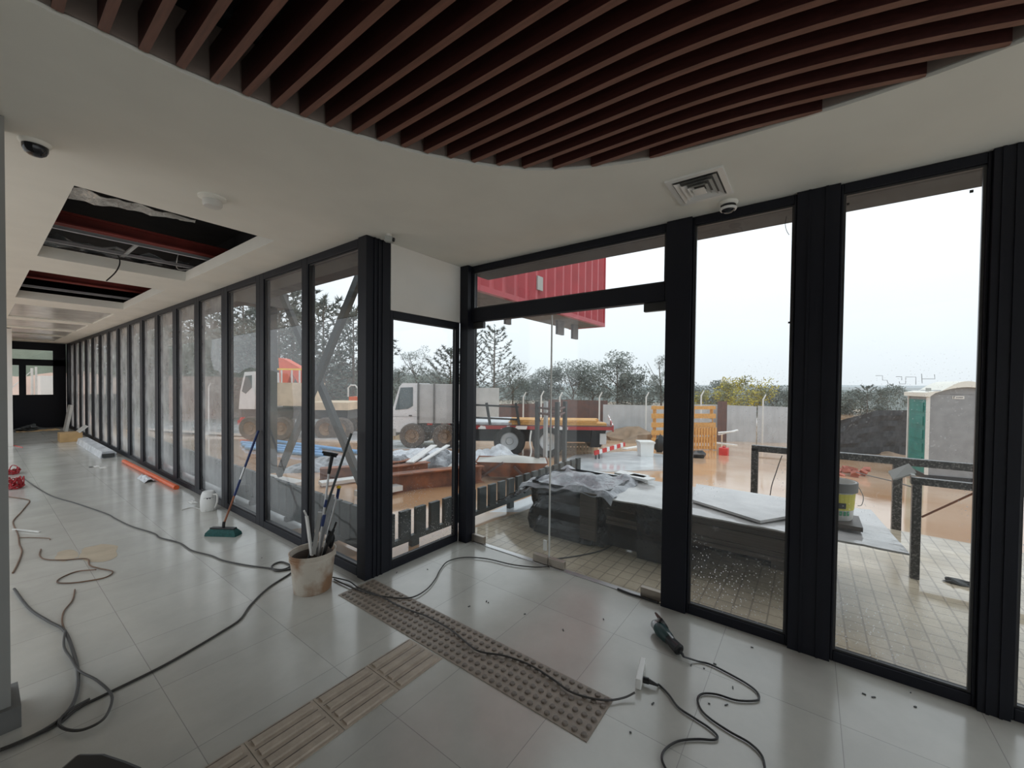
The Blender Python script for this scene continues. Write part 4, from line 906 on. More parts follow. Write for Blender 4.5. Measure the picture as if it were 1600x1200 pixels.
# portable toilet
pl, pr = gnd(1418, 741), gnd(1438, 744)
D = 9.95; base = dep(1480, 745, D); 
def V(px, py, D_): return dep(px, py, D_)
pz = gz(base.x, base.y)
A = dep(1432, 700, 9.75); B = dep(1560, 700, 9.75); C = dep(1419, 700, 10.8)
A.z = B.z = C.z = 0; A = dep(1448, 700, 9.6); A.z = 0
th = math.radians(27); sx = RT*math.cos(th) - FW*math.sin(th); sy = FW*math.cos(th) + RT*math.sin(th)
Wd, Dp, Ht = 1.3, 1.1, 2.12; pz = gz(A.x, A.y) - .03
o0 = Vector((A.x, A.y, pz))
tl_rot = math.atan2(sx.y, sx.x)
e = empty('portable_toilet', o0 + sx*Wd/2 + sy*Dp/2, label='grey portable toilet with green corner and cream arched roof', cat='portable toilet')
def PT(x, y, z): return o0 + sx*x + sy*y + UP*z
def pbox(mb, x0, x1, y0, y1, z0, z1):
    return mb.add([PT(x0,y0,z0),PT(x1,y0,z0),PT(x1,y1,z0),PT(x0,y1,z0),PT(x0,y0,z1),PT(x1,y0,z1),PT(x1,y1,z1),PT(x0,y1,z1)], [(0,3,2,1),(4,5,6,7),(0,1,5,4),(1,2,6,5),(2,3,7,6),(3,0,4,7)])
mb = MB(); pbox(mb, .0, Wd, 0, Dp, .12, Ht-.2); pbox(mb, .0, Wd, 0.0, Dp, Ht-.2, Ht-.05)
for i in range(9):
    for s_ in (0,): pass
mb.prism([PT(0, .0, Ht-.06)] + [PT(Wd*(i/12), 0, Ht-.06 + .19*math.sin(math.pi*i/12)) for i in range(1, 12)] + [PT(Wd, 0, Ht-.06)], sy*Dp)
mb.build('wall', 'potty', e)
mb = MB(); pbox(mb, -.02, Wd+.02, -.02, Dp+.02, 0, .12); mb.build('base', 'blackp', e)
mb = MB(); pbox(mb, -.012, .0, .06, Dp-.06, .14, Ht-.2)
for i in range(5): pbox(mb, -.03, -.012, .18, Dp-.18, .3+.33*i, .52+.33*i)
mb.build('green_side', 'pottyg', e)
mb = MB(); pbox(mb, -.03, .03, -.03, .02, .12, Ht-.12); mb.build('corner_post', 'offwhite', e)
mb = MB(); pbox(mb, -.03, .02, Dp-.04, Dp+.02, .12, Ht-.12); mb.build('corner_post', 'offwhite', e)
mb = MB(); n_ = 14; prof = [(-.08, Ht-.12), (-.08, Ht-.02), (.12, Ht+.02)] + [(Wd*(.16 + .68*i/n_), Ht+.02 + .24*math.sin(math.pi*i/n_)) for i in range(n_+1)] + [(Wd-.1, Ht+.02), (Wd+.08, Ht-.02), (Wd+.08, Ht-.12)]
inner = [(Wd+.0, Ht-.12)] + [(Wd*(1 - i/n_), Ht-.07 + .19*math.sin(math.pi*i/n_)) for i in range(1, n_)] + [(0, Ht-.12)]
pl_ = [PT(x, -.09, z) for x, z in prof]; pi_ = [PT(x, -.09, z) for x, z in inner[::-1]]
k = len(prof)
# roof shell as quad strip between outer and inner profiles, extruded over depth
no = len(prof); inn = [inner[::-1][min(len(inner)-1, int(round(i*(len(inner)-1)/(no-1))))] for i in range(no)]
f0 = [PT(x, -.09, z) for x, z in prof] + [PT(x, -.09, z) for x, z in inn]; f1 = [p + sy*(Dp+.18) for p in f0]
fs = [(i, i+1, no+i+1, no+i) for i in range(no-1)]
mb.add(f0 + f1, fs + [tuple(2*no+j for j in f_[::-1]) for f_ in fs] + [(i, 2*no+i, 2*no+i+1, i+1) for i in range(no-1)] + [(no+i, no+i+1, 3*no+i+1, 3*no+i) for i in range(no-1)] + [(0, no, 3*no, 2*no), (no-1, 3*no-1, 4*no-1, 2*no-1)])
mb.build('roof', 'pottyr', e)
mb = MB(); pbox(mb, .42, .62, -.006, 0, Ht-.16, Ht-.09); mb.build('name_plate', 'offwhite', e)
mb = MB(); pbox(mb, .435, .447, -.008, -.006, Ht-.152, Ht-.098); pbox(mb, .447, .465, -.008, -.006, Ht-.110, Ht-.098); pbox(mb, .447, .46, -.008, -.006, Ht-.130, Ht-.120); pbox(mb, .48, .60, -.008, -.006, Ht-.135, Ht-.115); mb.build('plate_writing', 'greytrim', e)
mb = MB(); mb.cyl(PT(.1, .3, Ht), PT(.1, .3, Ht + .09), .05); mb.build('vent_pipe', 'cardg', e)

# steel railings
def rail(name, segs, w_, lab):
    mb = MB()
    for a, b_ in segs: mb.bar(a, b_, w_, w_)
    return tag(mb.build(name, 'rail', bevel=.004), lab, 'railing')
x_ = 6.5; zt = .73
gA = Vector((x_, .62, -.17)); gB = Vector((x_, -.86, -.17)); gC = Vector((x_, -3.2, -.17))
rail('steel_railing', [(gA, Vector((x_, .62, zt))), (Vector((x_, .66, zt)), Vector((x_, -3.2, zt))), (gB, Vector((x_, -.86, zt - .04))), (gC, Vector((x_, -3.2, zt)))], .085, 'black speckled steel railing beyond the panel stack, farther of two')
x2 = 4.8
e = rail('steel_railing', [(Vector((x2, -.76, -.05)), Vector((x2, -.76, .80))), (Vector((x2, -.72, .80)), Vector((x2, -2.8, .80))), (Vector((x2, -2.8, -.05)), Vector((x2, -2.8, .80)))], .06, 'black speckled steel railing nearer the glass, right of panel stack')
mb = MB(); mb.cyl((x2, -.795, .49), (x2 + .0, -1.12, .77), .008); tag(mb.build('steel_rod', 'rust'), 'thin rusty rod slanting up from the nearer railing post', 'rod')
mb = MB(); c0 = at(1410, 736, 'x', 5.3)
q4 = [at(1387, 738, 'x', 5.3), at(1395, 731, 'x', 5.3), at(1428, 722, 'x', 5.25), at(1430, 736, 'x', 5.2), at(1396, 748, 'x', 5.25)]
q4 = [at(1388, 736, 'x', 4.95), at(1420, 724, 'x', 4.9), at(1432, 738, 'x', 4.83), at(1396, 749, 'x', 4.87)]
mb.prism(q4, (.0, 0, -.012)); mb.bar(at(1425, 740, 'x', 4.83), (4.8, -.74, .84), .03, .006)
tag(mb.build('grey_card', 'cardg'), 'piece of grey cardboard hooked on corner of nearer railing', 'cardboard')
mb = MB(); mb.tube(smoothpts([at(a, b_, 'x', 6.4) for a, b_ in ((1222, 712), (1218, 722), (1212, 740), (1206, 758), (1203, 776))]), .006); tag(mb.build('hanging_wire', 'cableb'), 'thin black wire hanging down from farther railing', 'wire')
mb = MB(); mb.tube(smoothpts([at(1338, 738, 'x', 9), at(1365, 745, 'x', 8), at(1395, 752, 'x', 7.2), at(1425, 761, 'x', 6.3)]), .008); tag(mb.build('hose', 'cableb'), 'thin dark hose crossing the mud behind railing', 'hose')
mb = MB(); p = at(1497, 912, 'z', -.05); mb.blob((p.x, p.y, p.z+.015), .05, .09, .025, .4, 3, 10, 2, flat=-.012); tag(mb.build('stone', 'steel'), 'dark stone on pavers right of railing post', 'stone')

# panel stack
SX0, SX1, SY0, SY1 = 3.70, 4.72, -.12, 1.66
e = empty('panel_stack', (4.2, .77, -.05), label='big low stack of wet dark boards wrapped in black plastic', cat='stack of boards')
mb = MB(); 
for k in range(7):
    j_ = .03*math.sin(k*2.3); mb.box(SX0 + .02 + abs(j_), SX1, SY0 - .02*k + .12 + j_, SY1 - .02, .215 + .036*k, .215 + .036*k + .033)
mb.build('board_layers', 'panelside', e)
for y_ in (.2, .9): mb = MB(); mb.box(4.25, 4.355, y_ - .06, y_ + .06, -.05, .215); mb.build('bearer', 'panelside', e)
mb = MB(); mb.box(4.36, 4.72, -.05, 1.6, -.049, .214); mb.build('understack_shade', 'tarp', e)  # dark box added to stand in for the shade under the stack
mb = MB(); mb.grid(lambda u, v: Vector((SX0 + (SX1-SX0)*u, SY0 + (SY1-SY0)*v, .474 + .008*noise.noise(Vector((u*5, v*7, 0))))), 16, 22, .012); mb.build('top_sheet', 'paneltop', e, smooth=False)
mb = MB(); mb.grid(lambda u, v: Vector((SX0 + .005 - .012*abs(noise.noise(Vector((u*12, v*5, 1)))) + .12*(1-v)*(u > .5), .95 + .72*u, -.04 + .51*v)), 26, 10); mb.build('plastic_wrap', 'tarp', e)
mb = MB(); mb.grid(lambda u, v: Vector((3.99 + .76*u, .10 + .62*v, .498 + .004*math.sin(v*3))), 4, 4, .014)
mb = MB(); P = [at(1088, 757, 'z', .5), at(1240, 781, 'z', .5), at(1240, 806, 'z', .5), at(1188, 815, 'z', .5), at(1082, 782, 'z', .5)]
mb.prism([Vector((p.x, p.y, .486)) for p in P][::-1], (0, 0, .022)); tag(mb.build('loose_board', 'paneltop'), 'loose wet board lying askew on top of the panel stack', 'board')
mb = MB(); P = [Vector((3.69, -.56, .49)), Vector((4.76, -.46, .50)), Vector((4.72, .02, .49)), Vector((3.70, .08, .488))]
mb.grid(lambda u, v: (P[0].lerp(P[1], u)).lerp(P[3].lerp(P[2], u), v) + UP*(.006*noise.noise(Vector((u*4, v*4, 0)))), 14, 8, .014)
tag(mb.build('thin_sheet', 'paneltop'), 'thin ribbed wet sheet jutting past right end of panel stack', 'sheet')
# bucket on stack
mb = MB(); mb.box(3.93, 4.27, -.34, .05, .512, .545); tag(mb.build('wood_offcut', 'panelside'), 'dark board offcut under the bucket on panel stack', 'board')
bc2 = Vector((4.12, -.175, .547)); e = empty('paint_bucket', bc2, label='white bucket with yellow green label and dark rim on the stack outside', cat='bucket')
mb = MB(); mb.lathe([(.112, 0), (.118, .01), (.132, .24), (.138, .3), (.13, .3), (.125, .25), (.11, .02), (.001, .02)], bc2, 30); mb.build('body', 'offwhite', e, smooth=True)
mb = MB(); mb.lathe([(.1335, .225), (.146, .225), (.148, .30), (.1385, .302)], bc2, 30, cap=False); mb.build('rim_band', 'greytrim', e, smooth=True)
def arcpatch(mb, r0, r1, z0, z1, a, b_, off=.0015, n_=10):
    vs = []
    for i in range(n_+1):
        t = a + (b_-a)*i/n_; vs += [bc2 + Vector((math.cos(t)*(r0+off), math.sin(t)*(r0+off), z0)), bc2 + Vector((math.cos(t)*(r1+off), math.sin(t)*(r1+off), z1))]
    mb.add(vs, [(2*i, 2*i+2, 2*i+3, 2*i+1) for i in range(n_)])
mb = MB(); arcpatch(mb, .1225, .131, .085, .215, 2.2, 4.6); mb.build('label', 'label', e)
mb = MB(); arcpatch(mb, .1235, .1265, .1, .145, 2.9, 3.7, .0025)
mb.cur = 0; mb2 = MB()
for k in range(6): arcpatch(mb2, .1205, .1225, .045, .08, 2.7 + .22*k, 2.84 + .22*k, .0025, 3)
mb.build('brand_mark', 'ink', e); mb2.build('label_lettering', 'green', e)
mb = MB(); mb.tube(smoothpts([bc2 + Vector((.02, -.145, .27)), bc2 + Vector((-.02, -.175, .2)), bc2 + Vector((-.05, -.165, .14)), bc2 + Vector((-.06, -.14, .13))]), .003, 5); mb.build('handle', 'alu', e)

# black-wrapped pallet with crumpled cover
e = empty('wrapped_pallet', (4.1, 2.2, -.05), label='pallet load wrapped in shiny black plastic with crumpled grey cover', cat='wrapped pallet')
mb = MB()
def wrapf(u, v):
    a = 2*math.pi*u; cx_, cy_ = 4.12, 2.13; ex = .42*(abs(math.cos(a))**.35)*(1 if math.cos(a) > 0 else -1); ey = .46*(abs(math.sin(a))**.35)*(1 if math.sin(a) > 0 else -1)
    k = 1 + .06*noise.noise(Vector((math.cos(a)*3, math.sin(a)*3, v*5)))*2 + .05*(1-v)
    return Vector((cx_ + ex*k, cy_ + ey*k, -.045 + .56*v))
mb.grid(wrapf, 64, 12); mb.build('black_wrap', 'tarp', e)
mb = MB(); mb.box(3.665, 3.70, 1.72, 1.90, .02, .50); mb.build('side_board', 'panelside', e)
mb = MB(); mb.grid(lambda u, v: Vector((3.66 + .98*u, 1.56 + 1.12*v, .505 + .035*math.sin(u*9+v*4) * (v*(1-v)*4) + .06*noise.noise(Vector((u*5, v*6, 3))) - .22*max(0, (abs(v-.5)-.42))*8*.3 - .25*max(0, .06-u)*3)), 36, 40, .006)
mb.build('crumpled_cover', 'tarpg', e)
mb = MB(); mb.grid(lambda u, v: Vector((3.9 + .5*u, 2.64 + .6*v, .44 - .36*v + .05*noise.noise(Vector((u*6, v*6, 7))))), 14, 14, .005)
mb.build('hanging_corner', 'tarp', e)
for k, (a, b_, lab) in enumerate((((965, 738), (1010, 746), 'white plank lying on far edge of panel stack, longer one'), ((985, 743), (1018, 750), 'white plank lying on far edge of panel stack, shorter one'))):
    p, q = at(*a, 'z', .52), at(*b_, 'z', .52); mb = MB(); mb.bar(p, q, .16, .025); tag(mb.build('white_plank', 'white'), lab, 'plank')
mb = MB(); p, q = at(967, 825, 'z', -.03), at(1010, 843, 'z', -.03); mb.bar(p, q, .10, .025); tag(mb.build('wood_offcut', 'offwhite'), 'pale plank on the pavers in front of black plastic wrap', 'plank')

# low fence of upright dark boards
def lowfence(P0, P1, n_, wd, zt, zb_, zr, lab, th=.045, posts=3, mt='steelg'):
    P0, P1 = Vector(P0), Vector(P1); X = (P1-P0); L_ = X.length; X.normalize(); Y = Vector((-X.y, X.x, 0))
    e = empty('low_slat_fence', (P0+P1)/2 + UP*0, label=lab, cat='low fence')
    for i in range(n_):
        c_ = P0 + X*L_*(i+.5)/n_; mb = MB(); mb.obox((c_.x, c_.y, (zt+zb_)/2), wd, th, zt-zb_, X, Y); mb.build('upright_board', mt, e)
    mb = MB(); mb.bar((P0.x, P0.y, zr), (P1.x, P1.y, zr), .05, .05); mb.build('rail', mt, e)
    for i in range(posts):
        c_ = P0 + X*L_*(i+.5)/posts; mb = MB(); mb.box(c_.x-.045, c_.x+.045, c_.y-.03, c_.y+.03, -.2, zr-.025); mb.build('post', mt, e)
lowfence((2.28, 3.32, 0), (6.4, 3.32, 0), 21, .125, .30, .02, .0, 'low fence of upright dark boards running out past the doors', posts=5)
lowfence((2.26, 3.55, 0), (2.26, 12.0, 0), 42, .17, .36, -.02, -.03, 'low fence of upright dark boards running along corridor glazing', posts=8)

# X brace of steel under the container, with post and upper beams
mb = MB(); bx = 3.3
zb_ = gz(bx, 6.5) - .02
mb.bar((bx, 5.2, 3.28), (bx, 7.9, -.12), .13, .07, up=(1, 0, 0)); 
tag(mb.build('steel_brace', 'steelg'), 'dark steel diagonal brace slanting down to the left outside first corridor pane', 'steel brace')
mb = MB(); mb.bar((bx + .12, 8.02, 3.2), (bx + .12, 5.25, -.15), .13, .07, up=(1, 0, 0)); tag(mb.build('steel_brace', 'steelg'), 'dark steel diagonal brace slanting down to the right, crossing the other', 'steel brace')
mb = MB(); mb.box(bx - .08, bx + .14, 8.3, 8.48, -.16, 2.99); tag(mb.build('steel_column', 'steelg'), 'grey steel column seen at left of second corridor pane', 'column')
mb = MB(); mb.box(2.66, 3.6, 8.2, 8.55, 3.0, 3.28); mb.box(bx-.1, bx+.1, 5.18, 8.2, 3.36, 3.5); tag(mb.build('steel_beam', 'steel'), 'dark steel cross beam above the braces outside corridor', 'beam')

# red container overhead
zc = 3.05; K = at(944, 511, 'z', zc); ex1 = K.x; yf = K.y; yb_ = at(898, 517, 'z', zc).y; ex0 = 3.62; zt = 6.0
e = empty('red_container', ((ex0+ex1)/2, (yf+yb_)/2, zc), label='red corrugated container jutting out overhead beyond the doors', cat='container')
mb = MB(); vs = []; pitch = .33; n_ = int((ex1-ex0)/(pitch/4)); dy = .09
for i in range(n_+1):
    x = ex0 + (ex1-ex0)*(i + (.3 if i % 4 in (1, 3) else 0))/(n_+.3); off = dy if (i % 4) in (1, 2) else 0
    vs += [(x, yf + off, zc + .09), (x, yf + off, zt)]
mb.add(vs, [(2*i, 2*i+2, 2*i+3, 2*i+1) for i in range(n_)])
mb.box(ex1 - .05, ex1, yf + .06, yb_, zc + .09, zt); mb.box(ex0, ex1, yb_ - .03, yb_, zc + .09, zt); mb.build('corrugated_side', 'cont', e)
mb = MB(); mb.box(ex0, ex1 + .01, yf - .02, yf + .07, zc, zc + .09); mb.box(ex1 - .08, ex1 + .01, yf + .07, yb_, zc, zc + .09); mb.box(ex1 - .03, ex1 + .012, yf - .02, yf + .04, zc + .09, zt); mb.build('edge_rail', 'cont', e)
mb = MB(); mb.box(ex0, ex1 - .08, yf + .07, yb_, zc + .01, zc + .08)
mb.build('underside', 'contu', e)
for (a, b_, c_) in ((870, 880, 522), (894, 902, 529), (789, 797, 506)):
    p, q = at(a, 505, 'y', (yf+yb_)/2), at(b_, 505, 'y', (yf+yb_)/2); zz = at(a, c_, 'y', (yf+yb_)/2).z
    mb = MB(); mb.box(p.x, q.x, (yf+yb_)/2 - .03, (yf+yb_)/2 + .03, min(zz, zc - .1), zc + .008); mb.build('joist_stub', 'contu', e)
p = at(843, 443, 'y', yf - .01); mb = MB(); mb.box(p.x - .09, p.x + .09, yf - .03, yf + .0, p.z - .13, p.z + .13); mb.build('lock_box', 'cardg', e)

# four tall steel poles tied with a rusty band
e = empty('pole_cage', (6.95, 4.35, gz(6.95, 4.35)), label='four upright steel poles tied together by a rusty band', cat='steel poles')
PP = [(840, 627, 737, 6.95, 'rail'), (853, 627, 733, 7.5, 'galv'), (871, 628, 745, 6.7, 'rail'), (883, 627, 738, 7.3, 'steel')]
tops = []
for px, tp, bt, D, mt in PP:
    D = D*1.12; a = dep(px, tp, D); g_ = gz(a.x, a.y); mb = MB(); mb.bar((a.x, a.y, g_ - .02), a, .07, .07); mb.build('steel_pole', 'steel' if mt == 'rail' else mt, e); tops.append(a)
mb = MB(); cyc = [tops[0], tops[1], tops[3], tops[2], tops[0]]
for k in range(2): mb.tube([p - UP*(.12 + .11*k + .03*(i % 2)) for i, p in enumerate(cyc)], .02, 6)
mb.build('rusty_band', 'rustwall', e)
mb = MB(); mb.tube([tops[0] - UP*.2, tops[0] - UP*.4 + RT*.06, tops[0] - UP*.28 + RT*.12], .012, 5); mb.build('loose_strap', 'rustwall', e)

# ---------------------------------------------------------------- vehicles, built along the camera-right direction
class LB(MB):
    """mesh builder with vertices given in a local frame (o, X, Y) """
    def __init__(s, o, X, Y): super().__init__(); s.o, s.X, s.Y = o, X, Y
    def fin(s): s.v = [s.o + s.X*v.x + s.Y*v.y + UP*v.z for v in s.v]; return s
def wheel(fr, x, y, r_, w_, mt, parent, nm='wheel', twoface=False):
    """a tyre with rim and hub on the axle line, wheel centre (x, y, r_)"""
    o, X, Y = fr; mb = LB(o, X, Y); mb.lathe([(r_*.57, .01), (r_*.9, 0), (r_, w_*.2), (r_, w_*.8), (r_*.9, w_), (r_*.57, w_)], (x, y, r_), 24, axis=(0, 1, 0), cap=False); k = mb.fin().build(nm, mt, parent, smooth=True)
    mb = LB(o, X, Y); mb.lathe([(.001, .07), (r_*.2, .05), (r_*.25, .09), (r_*.5, .06), (r_*.56, .02), (r_*.56, w_*.9), (.001, w_*.9)], (x, y, r_), 20, axis=(0, 1, 0)); mb.fin().build('wheel_rim', 'galv' if mt != 'mudtyre' else 'earth', k, smooth=True)
# white box truck
D = 13.2; o = dep(612, 600, D); g_ = gz(o.x, o.y) - .0; o = Vector((o.x, o.y, g_)); fr = (o, RT, FW); S_ = D/CF
def X_(px): return (px - 612)*S_
def Z_(py): return dep(660, py, D).z - g_
e = empty('white_truck', o + RT*1.2, CAMYAW, label='white cab truck with grey box seen through the corner window', cat='truck')
cabx1 = X_(652); cz0, cz1 = Z_(676), Z_(599); zr = Z_(640)
mb = LB(*fr); prof = [(.0, cz0), (.0, zr - .1), (.03, zr), (.25, cz1 - .12), (.36, cz1), (cabx1, cz1), (cabx1, cz0), (X_(660), cz0)]
prof = prof[:-1] ; mb.prism([(x, 0, z) for x, z in prof], (0, 1.8, 0)); mb.fin().build('cab', 'truckw', e)
mb = LB(*fr); mb.prism([(.12, -.012, zr - .02), (.30, -.012, cz1 - .15), (cabx1 - .14, -.012, cz1 - .13), (cabx1 - .14, -.012, zr + .12), (cabx1 - .3, -.012, zr + .02)][::-1], (0, .01, 0)); mb.fin().build('side_window', 'winglass', e)
mb = LB(*fr); mb.prism([(-.012, .1, zr), (.235, .1, cz1 - .15), (.235, 1.7, cz1 - .15), (-.012, 1.7, zr)], (-.012, 0, .0)); mb.fin().build('windscreen', 'winglass', e)
mb = LB(*fr); mb.box(cabx1 - .27, cabx1 - .17, -.02, 0, zr - .22, zr - .18); mb.fin().build('door_handle', 'greytrim', e)
mb = LB(*fr); mb.box(cabx1 - .02 - .9, cabx1 - .02, -.006, 0, zr - .24, zr - .235); mb.box(cabx1 - .86, cabx1 - .855, -.006, 0, cz0 + .3, zr - .05); mb.fin().build('door_seam', 'greytrim', e)
mb = LB(*fr); mb.box(-.06, .15, -.03, 1.83, cz0 - .12, cz0 + .12); mb.fin().build('bumper', 'trgrey', e)
mb = LB(*fr); bx1 = X_(712); mb.box(cabx1 + .03, bx1, -.05, 1.85, Z_(661), Z_(600)); 
mb.fin().build('box_body', 'trgrey', e)
mb = LB(*fr)
for x in (cabx1 + .03, X_(678), bx1 - .05): mb.box(x, x + .05, -.09, -.05, Z_(661), Z_(598))
mb.fin().build('box_stake', 'greytrim', e)
mb = LB(*fr); mb.box(cabx1 - .2, X_(735), .05, 1.75, Z_(676), Z_(662)); mb.fin().build('chassis', 'steel', e)
mb = LB(*fr); mb.box(X_(668), X_(676), -.02, .05, Z_(664), Z_(661)); mb.box(X_(690), X_(704), -.02, .05, Z_(666), Z_(661.5)); mb.fin().build('side_marker', 'redp', e)
for px in (645, 696): wheel(fr, X_(px), -.1, .42, .28, 'mudtyre', e)
for px in (645, 696): wheel(fr, X_(px), 1.6, .42, .28, 'mudtyre', e)

# flatbed with planks
D = 10.9; o = dep(735, 600, D); g_ = gz(dep(800, 600, D).x, dep(800, 600, D).y); o = Vector((o.x, o.y, g_)); fr = (o, RT, FW); S_ = D/CF
def X_(px): return (px - 735)*S_
def Z_(py): return dep(800, py, D).z - g_
e = empty('flatbed_trailer', o + RT*2, CAMYAW, label='flatbed truck bed with red and white taped edge and timber load', cat='flatbed truck')
bx0, bx1 = X_(722), X_(958); zt_, zb_ = Z_(664.5), Z_(672)
mb = LB(*fr); mb.box(bx0, bx1, 0, 2.2, zb_ + .02, zt_); mb.fin().build('bed', 'rustwall', e)
mb = LB(*fr); mb.box(bx0, bx1, -.015, 0, zb_ + .02, zt_ - .02); mb.fin().build('edge_tape', 'redtape', e)
mb = LB(*fr); mb.prism([(bx1, -.02, zb_ - .02), (bx1 + .0, -.02, zt_ + .02), (bx1 + .35, 2.2, zt_ + .14), (bx1 + .35, 2.2, zb_ + .02)], (.03, 0, 0)); mb.fin().build('rear_edge', 'redtape', e)
mb = LB(*fr); mb.box(bx0, bx1 - .35, .35, 1.9, zb_ - .36, zb_ + .02); mb.prism([(bx1 - .5, .3, zb_ + .01), (bx1 - .1, .3, zb_), (bx1 - .25, .3, zb_ - .5), (bx1 - .55, .3, zb_ - .5)][::-1], (0, 1.6, 0)); mb.fin().build('underframe', 'blackp', e)
mb = LB(*fr); mb.box(bx1 - .3, bx1 - .12, .2, .26, zb_ - .4, zb_ - .1); mb.fin().build('rear_plate', 'offwhite', e)
for px in (797, 858): wheel(fr, X_(px), -.04, .44, .5, 'tyre', e)
for px in (797, 858): wheel(fr, X_(px), 1.75, .44, .5, 'tyre', e)
mb = LB(*fr)
for px in (766, 812):
    mb.bar((X_(px), .1, zt_), (X_(px - 6), .1, Z_(630)), .09, .07)
for zz in (633, 653): mb.bar((X_(722), .1, Z_(zz)), (X_(811), .1, Z_(zz + 3)), .05, .05)
mb.fin().build('rack', 'steel', e)
mb = LB(*fr); mb.box(X_(735), X_(800), .1, 1.9, zt_, zt_ + .06); mb.fin().build('deck_sheet', 'plasticw', e)
for k, (pa, pb, yy, zz, lab) in enumerate(((795, 950, .1, 0, 'long pine plank on flatbed, nearest edge'), (800, 945, .5, .0, 'long pine plank on flatbed, second from near edge'), (793, 940, .9, .0, 'long pine plank on flatbed, third from near edge'), (797, 935, .12, .075, 'long pine plank lying on top of the others on flatbed'), (799, 942, .55, .075, 'long pine plank on the upper layer of flatbed load, farther one'))):
    mb = LB(*fr); mb.box(X_(pa), X_(pb), yy, yy + .34, zt_ + .002 + zz, zt_ + .07 + zz); tag(mb.fin().build('timber_plank', 'wood'), lab, 'plank', 'planks on the flatbed')
# hoist/scrap by wheel
mb = MB(); p = gnd(826, 724); mb.tube(smoothpts([dep(830, 673, 10.4), dep(828, 690, 10.3), dep(830, 705, 10.2), dep(827, 720, 10.1)]), .02, 5); tag(mb.build('hanging_chain', 'offwhite'), 'pale chain hanging from the flatbed beside its wheel', 'chain')

# crane truck through the corridor panes
D = 17; o = dep(430, 600, D); g_ = gz(o.x, o.y); o = Vector((o.x, o.y, g_)); fr = (o, RT, FW); S_ = D/CF
def X_(px): return (px - 430)*S_
def Z_(py): return dep(450, py, D).z - g_
e = empty('crane_truck', o, CAMYAW, label='white cab crane truck with orange crane and beige load bed', cat='crane truck')
mb = LB(*fr); a, b_ = X_(373), X_(398); mb.prism([(a, 0, Z_(640)), (a + .06, 0, Z_(612)), (a + .25, 0, Z_(582)), (b_, 0, Z_(581)), (b_, 0, Z_(640))], (0, 2, 0)); mb.fin().build('cab', 'truckw', e)
mb = LB(*fr); mb.prism([(a + .14, -.012, Z_(612)), (a + .3, -.012, Z_(588)), (b_ - .12, -.012, Z_(587)), (b_ - .12, -.012, Z_(606)), (a + .3, -.012, Z_(616))][::-1], (0, .01, 0)); mb.fin().build('side_window', 'winglass', e)
mb = LB(*fr); mb.box(X_(378), X_(540), .2, 1.8, Z_(655), Z_(640)); mb.fin().build('chassis', 'steel', e)
mb = LB(*fr); mb.box(X_(412), X_(472), -.05, 2.0, Z_(628), Z_(598)); mb.box(X_(412), X_(475), -.1, 2.05, Z_(634), Z_(628)); mb.fin().build('load_body', 'beige', e)
mb = LB(*fr); mb.box(X_(478), X_(545), -.05, 2.0, Z_(640), Z_(628)); mb.fin().build('load_bed', 'beige', e)
mb = LB(*fr); mb.prism([(X_(426), .5, Z_(598)), (X_(424), .5, Z_(558)), (X_(431), .5, Z_(559)), (X_(460), .5, Z_(575)), (X_(469), .5, Z_(585)), (X_(469), .5, Z_(598)), (X_(455), .5, Z_(598)), (X_(444), .5, Z_(580)), (X_(438), .5, Z_(598))][::-1], (0, .5, 0)); mb.fin().build('crane', 'crane', e)
mb = LB(*fr); mb.bar((X_(410), .0, Z_(577)), (X_(471), .0, Z_(577)), .06, .07)
mb.fin().build('guard_rail', 'yellow', e)
mb = LB(*fr)
for px in (427, 440, 456, 468): mb.bar((X_(px), 0, Z_(577)), (X_(px), 0, Z_(599)), .05, .05)
mb.fin().build('rail_stay', 'offwhite', e)
for px in (392, 440, 510, 532): wheel(fr, X_(px), -.1, .5, .35, 'mudtyre', e)
# small loader behind the bed
D2 = 20; q_ = dep(551, 640, D2); gg = gz(q_.x, q_.y); o2 = Vector((q_.x, q_.y, gg)); e = empty('small_loader', o2, CAMYAW, label='small loader with arched cab frame in first corridor pane', cat='loader'); fr2 = (o2, RT, FW); s2 = D2/CF
Z2 = lambda py: dep(551, py, D2).z - gg
mb = LB(*fr2); mb.box(-6*s2, 8*s2, 0, 1.4, Z2(632), Z2(620)); mb.fin().build('body', 'orange', e)
mb = LB(*fr2); mb.tube([(-7*s2, 0, Z2(620)), (-7*s2, 0, Z2(606)), (-3*s2, 0, Z2(602)), (4*s2, 0, Z2(602)), (8*s2, 0, Z2(607)), (8*s2, 0, Z2(620))], .04, 6); mb.fin().build('roll_cage', 'offwhite', e)
for x in (-.15, .2): wheel(fr2, x*1.2, -.1, .45, .3, 'mudtyre', e)
mb = MB(); p = gnd(382, 668); mb.box(p.x - .3, p.x + .3, p.y - .3, p.y + .3, p.z - .02, p.z + .5); mb.blob((p.x, p.y, p.z + .55), .3, .3, .15, .2, 2, 10, 1)
tag(mb.build('red_drum', 'redp'), 'red container on the ground below crane truck cab', 'drum')

